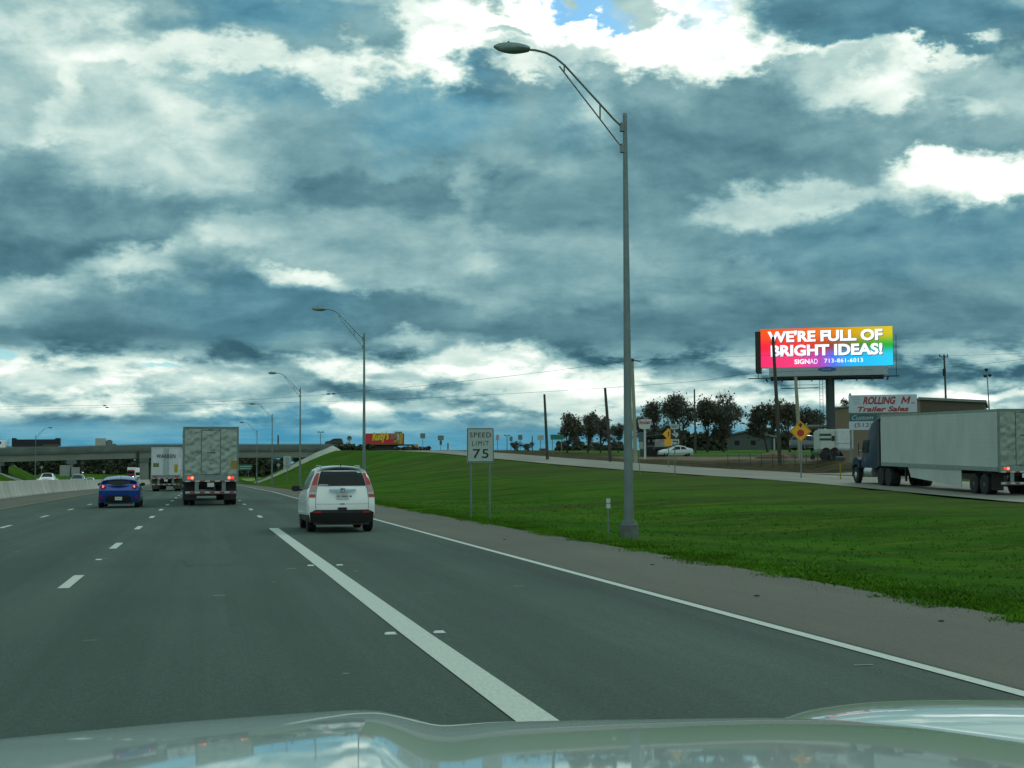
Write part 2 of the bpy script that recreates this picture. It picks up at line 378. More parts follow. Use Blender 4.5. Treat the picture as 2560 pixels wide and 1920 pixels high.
def lin_seq(a, b, st):
    o = []; x = a
    while x < b-1e-6: o.append(x); x += st
    return o
xs = [-4000, -2000, -900, -500, -300, -200, -140, -110]+lin_seq(-90, -34, 3)+[-32, -30.5, -30, -12.6, -12.4, 0, 8.0, 8.2]+lin_seq(8.6, 32, .9)+lin_seq(32, 62, 1.0)+lin_seq(62, 110, 5)+[120, 150, 200, 280, 400, 600, 900, 2000, 4000]
ys = [-300, -120, -60, -30, -10, 0]+lin_seq(5, 150, 4)+lin_seq(150, 260, 5)+lin_seq(260, 450, 5)+[460, 480, 520, 580, 650, 750, 900, 1100, 1300, 1600, 2000, 3000, 5000, 9000]
def gnoise(x, y): return math.sin(x*.9+y*.13)*math.sin(y*.31-x*.2)*.5+math.sin(x*.37-y*.55+1)*.5
G = []
for y in ys:
    row = []
    for x in xs:
        z = gz(x, y)
        under = (-30.4 < x < 8.1) or (xn(y)-.2 < x < xn(y)+FW+.2)
        if under: z -= .12
        elif x > 10 or x < -31: z += .05*gnoise(x, y)*min(1, abs(x-9)/6)
        row.append((x, y, z))
    G.append(row)
# ground material
def ground_mat():
    M = bpy.data.materials.new('grass_and_earth'); M.use_nodes = True; t = M.node_tree; b = t.nodes['Principled BSDF']; L = t.links
    b.inputs['Roughness'].default_value = .95; b.inputs['Specular IOR Level'].default_value = .02
    co = t.nodes.new('ShaderNodeTexCoord'); sp = t.nodes.new('ShaderNodeSeparateXYZ'); L.new(co.outputs['Object'], sp.inputs[0])
    def N(sc, de=5, ro=.6, st=(1, 1, 1)):
        mp = t.nodes.new('ShaderNodeMapping'); mp.inputs['Scale'].default_value = st; L.new(co.outputs['Object'], mp.inputs[0])
        n = t.nodes.new('ShaderNodeTexNoise'); n.inputs['Scale'].default_value = sc; n.inputs['Detail'].default_value = de; n.inputs['Roughness'].default_value = ro
        L.new(mp.outputs[0], n.inputs['Vector']); return n.outputs[0]
    def MR(x, a, bb, c=0, d=1):
        n = t.nodes.new('ShaderNodeMapRange'); n.interpolation_type = 'SMOOTHSTEP'; L.new(x, n.inputs[0])
        for i, v in zip((1, 2, 3, 4), (a, bb, c, d)): n.inputs[i].default_value = v
        return n.outputs[0]
    def MX(f, a, bb):
        n = t.nodes.new('ShaderNodeMix'); n.data_type = 'RGBA'
        for i, v in ((0, f), (6, a), (7, bb)):
            if isinstance(v, tuple): n.inputs[i].default_value = (*v, 1)
            elif isinstance(v, (int, float)): n.inputs[i].default_value = v
            else: L.new(v, n.inputs[i])
        return n.outputs[2]
    def MA(op, a, bb):
        n = t.nodes.new('ShaderNodeMath'); n.operation = op
        for i, v in enumerate((a, bb)):
            if isinstance(v, (int, float)): n.inputs[i].default_value = v
            else: L.new(v, n.inputs[i])
        return n.outputs[0]
    X, Y, Z = sp.outputs
    c = MX(MR(N(.16, 6, .62, (.5, 1, 1)), .40, .60), GR1, GR2)
    c = MX(MA('MULTIPLY', MR(N(.34, 7, .72, (.4, 1, 1)), .47, .66), .85), c, GR3)
    c = MX(MA('MULTIPLY', MR(N(.085, 6, .66, (.5, 1, 1)), .50, .66), .85), c, GR4)
    c = MX(MA('MULTIPLY', MR(N(1.6, 6, .8, (.6, 1, 1)), .46, .66), .55), c, tuple(v*.5 for v in GR1))
    c = MX(MA('MULTIPLY', MR(N(1.1, 6, .8, (.5, 1.2, 1)), .50, .70), .5), c, GR3)
    c = MX(MA('MULTIPLY', MR(N(7, 4, .7), .45, .75), .45), c, tuple(v*.45 for v in GR1))
    up_ = MA('MULTIPLY', MA('MULTIPLY', MR(MA('ADD', X, MA('MULTIPLY', MA('SUBTRACT', N(.3, 6, .75, (.4, 1, 1)), .5), 16)), 22, 33), MR(X, 40, 37)), MR(Y, 260, 150))
    c = MX(MA('MULTIPLY', up_, .5), c, (.062, .070, .026))
    # worn earth at the pavement edge
    e = MR(MA('ADD', X, MA('MULTIPLY', MA('SUBTRACT', N(.7, 6, .75), .5), 3.2)), 9.3, 8.1)
    e = MA('MULTIPLY', e, MR(X, 0, 1))
    c = MX(MA('MULTIPLY', e, .85), c, (.085, .075, .045))
    # brown dry bank and dirt lots beyond the frontage road
    xb = MA('ADD', X, MA('MULTIPLY', MA('SUBTRACT', N(.2, 5, .7), .5), 8))
    br = MX(MR(N(.6, 6, .7), .35, .65), (.040, .036, .020), (.080, .068, .036))
    dirt = MX(MR(N(.25, 6, .7), .35, .65), (.15, .125, .085), (.20, .17, .12))
    c = MX(MR(xb, 46, 51), c, br)
    dm = MA('MULTIPLY', MR(xb, 55, 60), MR(xb, 86, 78))
    c = MX(MA('MULTIPLY', dm, MR(Y, 215, 195)), c, dirt)
    c = MX(MA('MULTIPLY', MR(xb, 60, 70), MR(Y, 205, 225)), c, (.055, .13, .025))
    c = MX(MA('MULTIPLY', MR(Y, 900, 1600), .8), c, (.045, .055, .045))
    L.new(c, b.inputs['Base Color'])
    bp = t.nodes.new('ShaderNodeBump'); bp.inputs['Distance'].default_value = .06; bp.inputs['Strength'].default_value = .8
    L.new(N(9, 5, .75), bp.inputs['Height']); L.new(bp.outputs[0], b.inputs['Normal'])
    return M
GR1, GR2, GR3, GR4 = (.026, .080, .005), (.044, .142, .006), (.090, .145, .014), (.064, .068, .022)
gr = MB().grid(G).build('ground', ground_mat(), weld=False, angle=180); struct(gr)

# ================================================================== pavements
def strip(name, mt, x0, x1, ya, yb, dz, zf=road_z, nx=4, wob=0):
    yy = [v for v in ys if ya < v < yb]; yy = [ya]+yy+[yb]
    g = [[((x0(y) if callable(x0) else x0)+((x1(y) if callable(x1) else x1)-(x0(y) if callable(x0) else x0))*k/nx+(wob*(gnoise(k*9, y*3)) if k == nx else 0), y, zf(y)+dz) for k in range(nx+1)] for y in yy]
    return MB().grid(g).build(name, mt, weld=False, angle=180)
def asphalt(name, col, tracks=None, patch=.18, fine=.5):
    M = bpy.data.materials.new(name); M.use_nodes = True; t = M.node_tree; b = t.nodes['Principled BSDF']; L = t.links
    b.inputs['Roughness'].default_value = .82; b.inputs['Specular IOR Level'].default_value = .3
    co = t.nodes.new('ShaderNodeTexCoord')
    def N(sc, de, st=(1, 1, 1), ro=.6):
        mp = t.nodes.new('ShaderNodeMapping'); mp.inputs['Scale'].default_value = st; L.new(co.outputs['Object'], mp.inputs[0])
        n = t.nodes.new('ShaderNodeTexNoise'); n.inputs['Scale'].default_value = sc; n.inputs['Detail'].default_value = de; n.inputs['Roughness'].default_value = ro
        L.new(mp.outputs[0], n.inputs['Vector']); return n.outputs[0]
    def mul(c, f, lo, hi, a=.3, bb=.7):
        r = t.nodes.new('ShaderNodeMapRange'); L.new(f, r.inputs[0]); r.inputs[1].default_value = a; r.inputs[2].default_value = bb; r.inputs[3].default_value = lo; r.inputs[4].default_value = hi
        v = t.nodes.new('ShaderNodeVectorMath'); v.operation = 'SCALE'; L.new(c, v.inputs[0]); L.new(r.outputs[0], v.inputs['Scale']); return v.outputs[0]
    rgb = t.nodes.new('ShaderNodeRGB'); rgb.outputs[0].default_value = (*col, 1); c = rgb.outputs[0]
    c = mul(c, N(.25, 5, (1, .25, 1)), 1-patch*1.3, 1+patch*1.3)
    c = mul(c, N(1.4, 5, (1, .06, 1)), 1-patch*.6, 1+patch*.6)
    c = mul(c, N(55, 2, ro=.8), 1-fine, 1+fine, .25, .75)
    c = mul(c, N(16, 3, ro=.8), 1-fine*.35, 1+fine*.35)
    if tracks:
        sp = t.nodes.new('ShaderNodeSeparateXYZ'); L.new(co.outputs['Object'], sp.inputs[0])
        m1 = t.nodes.new('ShaderNodeMath'); m1.operation = 'MULTIPLY_ADD'; L.new(sp.outputs[0], m1.inputs[0]); m1.inputs[1].default_value = 2*PI/(tracks/2); m1.inputs[2].default_value = 1.2
        m2 = t.nodes.new('ShaderNodeMath'); m2.operation = 'SINE'; L.new(m1.outputs[0], m2.inputs[0])
        c = mul(c, m2.outputs[0], .90, 1.08, -1, 1)
        c = mul(c, N(.6, 6, (2.2, .02, 1), .7), .84, 1.10, .35, .6)
    L.new(c, b.inputs['Base Color'])
    bp = t.nodes.new('ShaderNodeBump'); bp.inputs['Distance'].default_value = .006; L.new(N(70, 2), bp.inputs['Height']); L.new(bp.outputs[0], b.inputs['Normal'])
    return M
ASPH = asphalt('road_asphalt', (.041, .070, .055), tracks=3.8)
SHLD = asphalt('shoulder_chipseal', (.096, .098, .076), patch=.14, fine=.35)
FRNT = asphalt('frontage_concrete', (.20, .20, .165), patch=.15, fine=.25)
struct(strip('road', ASPH, -9.0, 5.52, -30, 1800, -.004, nx=8))
struct(strip('right_shoulder', SHLD, 5.52, 8.08, -30, 1800, -.004, nx=3, wob=0.10))
struct(strip('left_shoulder', SHLD, -12.25, -9.0, -30, 1800, -.004, nx=2))
struct(strip('opposing_road', asphalt('road_asphalt_far', (.095, .10, .085)), -30, -13.25, -30, 1800, -.004))
struct(strip('frontage_road', FRNT, xn, lambda y: xn(y)+FW, -60, 392, .0, zf=front_z, nx=5))
# markings
PAINT = mat('road_paint', (.46, .51, .45), .7, 0, .16, 45, stretch=(1, .25, 1))
YPAINT = mat('yellow_road_paint', (.36, .25, .06), .7, 0, .25, 8)
mb = MB()
def mark(mb, x0, x1, y0, y1, dz=.003):
    n = max(1, int((y1-y0)/6)); g = []
    for i in range(n+1):
        y = y0+(y1-y0)*i/n; g.append([(x0, y, road_z(y)+dz), (x1, y, road_z(y)+dz)])
    mb.grid(g)
cyc = 10.32      # dash cycle
LL1, LL2, LL3 = -5.66, -1.83, 1.86
y1st = 21.2
dash = MB()
yl = []
for i in range(-2, 42):
    yd = y1st+i*cyc; yl.append(yd)
    mark(dash, LL2-.075, LL2+.075, yd-1.25, yd+1.25)
    mark(dash, LL1-.07, LL1+.07, yd+2.2-1.2, yd+2.2+1.2)
    if yd > 45: mark(dash, LL3-.075, LL3+.075, yd-.9-1.2, yd-.9+1.2)
struct(dash.build('lane_dashes', PAINT, weld=False))
sol = MB()
sol.grid([[(interp([(5, 1.87), (13.5, 1.80), (40, 1.70)], y_)+dx_, y_, .003) for dx_ in (0, .26)] for y_ in [2+i*1.91 for i in range(21)]])
struct(sol.build('solid_lane_line', PAINT, weld=False))
e = MB(); mark(e, 5.31, 5.44, -6, 330); struct(e.build('edge_line', PAINT, weld=False))
e = MB(); mark(e, -8.88, -8.77, 5, 330); mark(e, -8.88, -8.77, 340, 700); struct(e.build('yellow_edge_line', YPAINT, weld=False))
# lane reflectors
b = MB(); b.add([(-.055, -.045, 0), (.055, -.045, 0), (.055, .045, 0), (-.055, .045, 0), (-.04, -.028, .016), (.04, -.028, .016), (.04, .028, .016), (-.04, .028, .016)], [(0, 1, 5, 4), (1, 2, 6, 5), (2, 3, 7, 6), (3, 0, 4, 7), (4, 5, 6, 7)])
REFL = mat('reflector_white', (.62, .68, .64), .3, 0, 0)
ref0 = b.build('lane_reflector', REFL)
ref0.location = (1.70, 13.5, .0)
tag(ref0, 'small white raised reflector just left of the thick solid line, the nearest one', 'lane reflector', 'raised reflectors along the lane lines')
for i, (x, y, lb) in enumerate([(2.16, 13.5, 'small white raised reflector just right of the thick solid line, the nearest one'),
        (1.68, 23.7, 'second white raised reflector left of the thick solid line'), (2.15, 23.7, 'second white raised reflector right of the thick solid line'),
        (-1.83, 26.4, 'white raised reflector between the two nearest dashes of the left lane line')]):
    r = ref0.copy(); COL.objects.link(r); r.location = (x, y, road_z(y)); r['label'] = lb
jn = MB();  mark(jn, -8.98, -8.94, -6, 200, .002)
for y_ in (24.5, 47.0, 71.0, 96): mark(jn, -9.0, 5.5, y_, y_+.03, .0015)
struct(jn.build('road_joints', mat('joint_tar', (.030, .050, .040), .8, 0, .3, 6), weld=False))
cr_ = MB(); rc = random.Random(21)
for k in range(14):
    x, y = rc.uniform(-7, 7.6), rc.uniform(22, 70); w = rc.uniform(.006, .012); n_ = rc.randint(5, 14); a_ = rc.choice([0, 0, 1.4])
    g = []
    for i in range(n_):
        x += rc.gauss(0, .05)+(.22*math.sin(a_)); y += rc.uniform(.1, .35)*math.cos(a_)+rc.gauss(0, .02); g.append([(x-w, y, .0015), (x+w, y+w, .0015)])
    cr_.grid(g)
struct(cr_.build('road_cracks', MATS['joint_tar'], weld=False))
# worn scuffs on the asphalt
sc = MB()
for k in range(26):
    x = random.uniform(-4, 5.2); y = random.uniform(9, 40); w = random.uniform(.02, .09); h = random.uniform(.01, .05)
    sc.grid([[(x-w, y-h, .001), (x+w, y-h*1.3, .001)], [(x-w*.8, y+h, .001), (x+w*1.1, y+h*.7, .001)]])
struct(sc.build('road_scuffs', mat('scuff', (.20, .21, .18), .8, 0, .3, 20), weld=False))
# ------------------------------------------------------------------ roadside grass tufts
rg = random.Random(3); g = MB()
def tuft(g, x, y, z, h, n):
    for _ in range(n):
        a = rg.uniform(0, 2*PI); l = rg.uniform(.2, .9)*h; bx, by = x+rg.gauss(0, .05), y+rg.gauss(0, .05); w = .012
        dx, dy = math.cos(a)*w, math.sin(a)*w
        g.add([(bx-dx, by-dy, z-.01), (bx+dx, by+dy, z-.01), (bx+rg.gauss(0, .04), by+rg.gauss(0, .04), z+l)], [(0, 1, 2)])
for _ in range(14000):
    y = 13+rg.random()**1.5*70; x = 8.12+abs(rg.gauss(0, .55)) if rg.random() < .55 else 8.2+rg.random()**1.7*15
    if rg.random() < .12 and math.sin(y*1.7)+math.sin(y*.61) > .2: x = 8.1-abs(rg.gauss(0, .16))
    tuft(g, x, y, max(gz(x, y), road_z(y)), .055 if x > 8.6 else .05, 5)
TUFT = mat('grass_blades', (.062, .155, .012), .95, 0, .55, .35, spec=.02)
go = g.build('grass', TUFT, weld=False, smooth=False); tag(go, 'short green grass blades on the bank along the right shoulder', 'grass'); go['kind'] = 'stuff'
# grit along the pavement edge
g = MB()
for _ in range(3000):
    y = 11+rg.random()**1.4*60; x = 8.02-abs(rg.gauss(0, .28)); s_ = rg.uniform(.003, .009); z = road_z(y)-.004
    g.add([(x-s_, y-s_, z), (x+s_, y-s_*.6, z), (x+s_*.2, y+s_, z), (x, y, z+s_)], [(0, 1, 3), (1, 2, 3), (2, 0, 3)])
o = g.build('gravel', mat('grit_brown', (.085, .08, .058), .95, 0, .5, 3), weld=False, smooth=False); tag(o, 'loose brown grit along the grass edge of the right shoulder', 'gravel'); o['kind'] = 'stuff'
# litter on the shoulder
LIT = mat('litter_dark', (.02, .02, .018), .8, 0, .3)
for px, py, lb in [(1262, 1349, 'dark scrap of rubber on the shoulder nearest the speed limit sign'), (1630, 1412, 'dark flat scrap of rubber on the shoulder below the lamp post base'), (1892, 1490, 'dark stone on the middle of the right shoulder'), (2353, 1553, 'dark flat scrap on the shoulder near the right edge of the photo')]:
    rr = ray(px, py); D = -CAMZ/rr.z; p = Vector((0, 0, CAMZ))+rr*D
    b = MB(); pts = [(rg.uniform(.6, 1)*.045*math.cos(k*.9), rg.uniform(.6, 1)*.03*math.sin(k*.9)) for k in range(7)]
    b.add([(x, y, 0) for x, y in pts]+[(x*.8, y*.8, .008+rg.random()*.006) for x, y in pts], [tuple(range(7, 14))]+[(k, (k+1) % 7, 7+(k+1) % 7, 7+k) for k in range(7)])
    o = b.build('rubber_scrap', LIT); o.location = p; tag(o, lb, 'litter', 'scraps on the right shoulder')
for px, py, sz, mt_, lb in [(55, 1234, .9, LIT, 'low heap of brown litter at the foot of the median wall, nearest the left edge'), (137, 1225, .55, mat('green_bag', (.03, .10, .08), .5, 0, .3), 'dull green bag lying at the foot of the median wall'), (122, 1230, .45, LIT, 'small dark scrap beside the green bag by the median wall'), (213, 1218, .6, LIT, 'dark scrap by the median wall nearest the blue car')]:
    rr = ray(px, py); D = -CAMZ/rr.z; p = Vector((0, 0, CAMZ))+rr*D
    b = bmesh.new(); bmesh.ops.create_icosphere(b, subdivisions=2, radius=sz*.5)
    for v in b.verts: v.co *= 1+rg.uniform(-.3, .3); v.co.z *= .38; v.co.y *= .7
    me = bpy.data.meshes.new('litter_heap'); b.to_mesh(me); b.free(); me.materials.append(mt_)
    o = bpy.data.objects.new('litter_heap', me); COL.objects.link(o); o.location = (p.x, p.y, .05); tag(o, lb, 'litter')
# ------------------------------------------------------------------ median barrier
g = []
for y in [v for v in lin_seq(-30, 700, 6)]:
    z = road_z(y); P = [(-12.28, 0), (-12.28, .08), (-12.42, .33), (-12.56, 1.07), (-12.60, 1.09), (-12.72, 1.09), (-12.76, 1.07), (-12.90, .33), (-13.04, .08), (-13.04, 0)]
    g.append([(x, y, z+h) for x, h in P])
o = MB().grid(g).build('median_wall', CONCW, angle=25); tag(o, 'long pale concrete median wall left of the traffic lanes, shoulder high, streaked with dirt', 'barrier wall')

# ================================================================== street lamps
def lamp_parts(root):
    z0 = .34
    ZS = 1.024
    MB().lathe([(.235, -.3), (.235, .02), (.225, z0-.03), (.19, z0)], n=8).build('foundation', mat('foundation_concrete', (.10, .125, .12), .85, 0, .3, 3, bump=.004), root, angle=20)
    b = MB().tube([(0, 0, z0), (0, 0, z0+.05)], [.17, .17], 12)
    b.tube([(0, 0, z0+.05), (0, 0, 1.2), (0, 0, 5.2), (0, 0, 9.9)], [.118, .112, .082, .052], 14)
    b.tube([(0, 0, 9.88), (0, 0, 9.96)], [.058, .045], 12)
    b.build('pole', GALV, root)
    up = [(-.05, 0, 9.62), (-.25, 0, 9.78), (-1.48, 0, 11.02), (-1.72, 0, 11.2), (-1.95, 0, 11.30), (-2.2, 0, 11.345), (-2.42, 0, 11.35)]
    b = MB().tube(up, .028, 8)
    b.tube([(-.05, 0, 9.12), (-.2, 0, 9.28), (-1.62, 0, 11.0)], .02, 8)
    b.tube([(-.62, 0, 10.15), (-.62, 0, 9.80)], .02, 6); b.tube([(-1.5, 0, 11.04), (-1.5, 0, 10.88)], .018, 6)
    b.box(-.12, -.03, -.06, .06, 9.52, 9.72); b.box(-.12, -.03, -.06, .06, 9.02, 9.22)
    b.build('arm', GALV, root)
    b = MB(); g = []
    for i in range(15):                    # cobra head
        t = i/14; x = -2.36-.86*t
        w = .06+.125*math.sin(min(1, t*1.15+.12)*PI)**.6 if t < .97 else .03
        top = .06+.075*math.sin(PI*min(1, t*1.02+.02))**.7; bot = -.045-.085*max(0, math.sin(PI*t**1.1))**.8
        if t > .9: k = (1-t)/.1; top *= .45+.55*k; bot *= .4+.6*k
        g.append([(x, w*math.cos(a), (top if math.sin(a) >= 0 else -bot)*math.sin(a)+11.35+.02*t) for a in [2*PI*k/14 for k in range(15)]])
    b.grid(g); b.build('luminaire', mat('lamp_head', (.17, .24, .23), .5, .3, .12, 3), root)
    b2 = MB().lathe([(.03, 11.42), (.03, 11.50), (.02, 11.52)], n=8, c=(-2.86, 0, 0)); b2.build('photocell', BLACK, root)
LX = 9.75
l1x, l1y = xy(1571, 34.2)
lamp = thing('street_lamp', 'nearest, tallest grey street lamp on a concrete foot, right of the speed limit sign', 'street lamp', (l1x, l1y, gz(l1x, l1y)+.02), (0, R(-.0), 0), 'street lamps along the highway')
lamp_parts(lamp); lamp.scale = (1, 1, 1.024)
for px, D, lb, rz in [(910, 88.5, 'second nearest street lamp, its pole rising just behind the white car', 0), (750, 144, 'third street lamp from the camera, its pole foot left of the white car', 0),
        (680, 203, 'fourth street lamp from the camera, in front of the bridge right of the steel trailer', 0), (642, 267, 'farthest street lamp on the right of the highway, beside the steel trailer top', 0),
        (88, 288, 'street lamp on the far left whose arm points right, over the opposing lanes', PI)]:
    x, y = xy(px, D); dup(lamp, (x, y, gz(x, y) if rz == 0 else road_z(y)), (0, 0, rz), lb)

# ================================================================== car bodies
class Car:
    """body lofted from stations; local frame: rear at y=0, front +y, x right, z up"""
    def __init__(s, W, top, belt, clear, ys, rear, front, tumble=.30, bow=.12, wf=None):
        s.W = W; s.ys = ys; s.n = 7; s.bow = bow; s.side = []
        for i, y in enumerate(ys):
            t = interp(top, y); b = min(interp(belt, y), t-.04); w = W*(interp(wf, y) if wf else 1)
            gh = t-b
            zz = [clear, clear+.28*(b-clear), clear+.72*(b-clear), b, b+.5*gh, b+.90*gh, t]
            ww = [w*.93, w, w*1.0, w*.965, w*.95-tumble*.45*gh-.01, w*.93-tumble*.95*gh-.02, w*.93-tumble*gh-.13]
            row = []
            for j in range(7):
                yy = y
                if i == 0: yy = rear[j]+bow
                if i == len(ys)-1: yy = ys[-1]-front[j]-bow*1.2
                row.append(Vector((ww[j], yy, zz[j])))
            s.side.append(row)
    def S(s, u, v, sg=1):                 # side surface, u station index, v level
        i = min(int(u), len(s.ys)-2); j = min(int(v), s.n-2); a, b = u-i, v-j; G = s.side
        p = (G[i][j]*(1-a)+G[i+1][j]*a)*(1-b)+(G[i][j+1]*(1-a)+G[i+1][j+1]*a)*b
        return Vector((p.x*sg, p.y, p.z))
    def uy(s, y):
        for i in range(len(s.ys)-1):
            a, b = s.side[i][3].y, s.side[i+1][3].y
            if y <= b: return i+max(0, (y-a)/(b-a))
        return len(s.ys)-1.001
    def cap(s, k, v, front=False):        # rear/front surface: k across -1..1
        p = s.S(len(s.ys)-1.0001 if front else 0, v); d = s.bow*(1.2 if front else 1)*(1-abs(k)**3.0)
        return Vector((p.x*k, p.y+(d if front else -d), p.z+(.0 if v < 5.5 else .0)))
    def roofp(s, u, k):
        p = s.S(u, 5.9999); c = .045*(1-k*k)
        return Vector((p.x*k, p.y, p.z+c))
    def body(s):
        b = MB(); n = len(s.ys)
        for sg in (-1, 1):
            b.grid([[s.S(min(u/2, n-1.0001), v/2, sg) for v in range(13)] for u in range(2*n-1)])
        K = [-1, -.93, -.8, -.6, -.3, 0, .3, .6, .8, .93, 1]
        for fr in (False, True): b.grid([[s.cap(k, v/2, fr) for k in K] for v in range(13)])
        b.grid([[s.roofp(min(u/2, n-1.0001), k) for k in K] for u in range(2*n-1)])
        for fr in (0, 1):                 # stitch roof ends
            pass
        z = s.side[0][0].z
        b.grid([[Vector((s.S(min(u, n-1.0001), 0).x*k, s.S(min(u, n-1.0001), 0).y, z)) for k in (-1, 1)] for u in range(n)])
        return b
    def patch(s, fn, c, nu=6, nv=4, off=.006, th=None):
        """c: four (u,v) corners, ccw; bilinear patch laid on a surface function"""
        G = []
        for i in range(nv+1):
            r = []
            for j in range(nu+1):
                a, b = j/nu, i/nv
                u = (c[0][0]*(1-a)+c[1][0]*a)*(1-b)+(c[3][0]*(1-a)+c[2][0]*a)*b
                v = (c[0][1]*(1-a)+c[1][1]*a)*(1-b)+(c[3][1]*(1-a)+c[2][1]*a)*b
                p = fn(u, v); e = 1e-3
                du = fn(u+e, v)-fn(u-e, v); dv = fn(u, v+e)-fn(u, v-e); nn = du.cross(dv)
                nn = nn.normalized() if nn.length > 1e-12 else Vector((0, -1, 0))
                out = Vector((p.x, p.y-s.ys[-1]*.5, p.z-.6))
                if nn.dot(out) < 0: nn = -nn
                r.append(p+nn*off)
            G.append(r)
        return MB().grid(G)
def rv(zs, z, L):                         # height -> level parameter
    for j in range(len(L)-1):
        if z <= L[j+1]: return j+max(0, (z-L[j])/(L[j+1]-L[j]))
    return len(L)-1.001
def wheel(root, x, y, r, w, rim=True, rm=None, flip=1):
    t = MB().lathe([(r*.62, -w/2), (r*.9, -w/2), (r, -w/2+.03), (r, w/2-.03), (r*.9, w/2), (r*.62, w/2)], n=24, axis='x', c=(0, 0, 0))
    wh = t.build('wheel', RUBBER, root); wh.location = (x, y, r)
    if rim:
        b = MB().lathe([(r*.64, 0), (r*.6, -.02), (r*.56, -.05), (r*.2, -.035), (r*.16, .0), (0.001, .0)], n=20, axis='x', cap=False)
        for k in range(5):
            a = 2*PI*k/5; M = Matrix.Rotation(a, 4, 'X'); b.box(-.03, .0, -.045*r/.33, .045*r/.33, r*.12, r*.6, M)
        o = b.build('rim', rm or ALU, wh); o.location = (flip*w/2, 0, 0); o.rotation_euler = (0, 0, 0 if flip > 0 else PI)
        MB().lathe([(r*.63, 0), (.001, 0)], n=16, axis='x', cap=False).build('wheel_well', BLACK, wh).location = (flip*(w/2-.06), 0, 0)
    return wh
def mirror(root, x, y, z, mt, s=1):
    sg = 1 if x > 0 else -1
    b = MB().cbox(x-.11*s, x+.11*s, y-.05, y+.07, z-.075, z+.075, .03); b.box(min(x, x-sg*.2), max(x, x-sg*.2), y, y+.04, z-.06, z-.02)
    return b.build('door_mirror', mt, root)

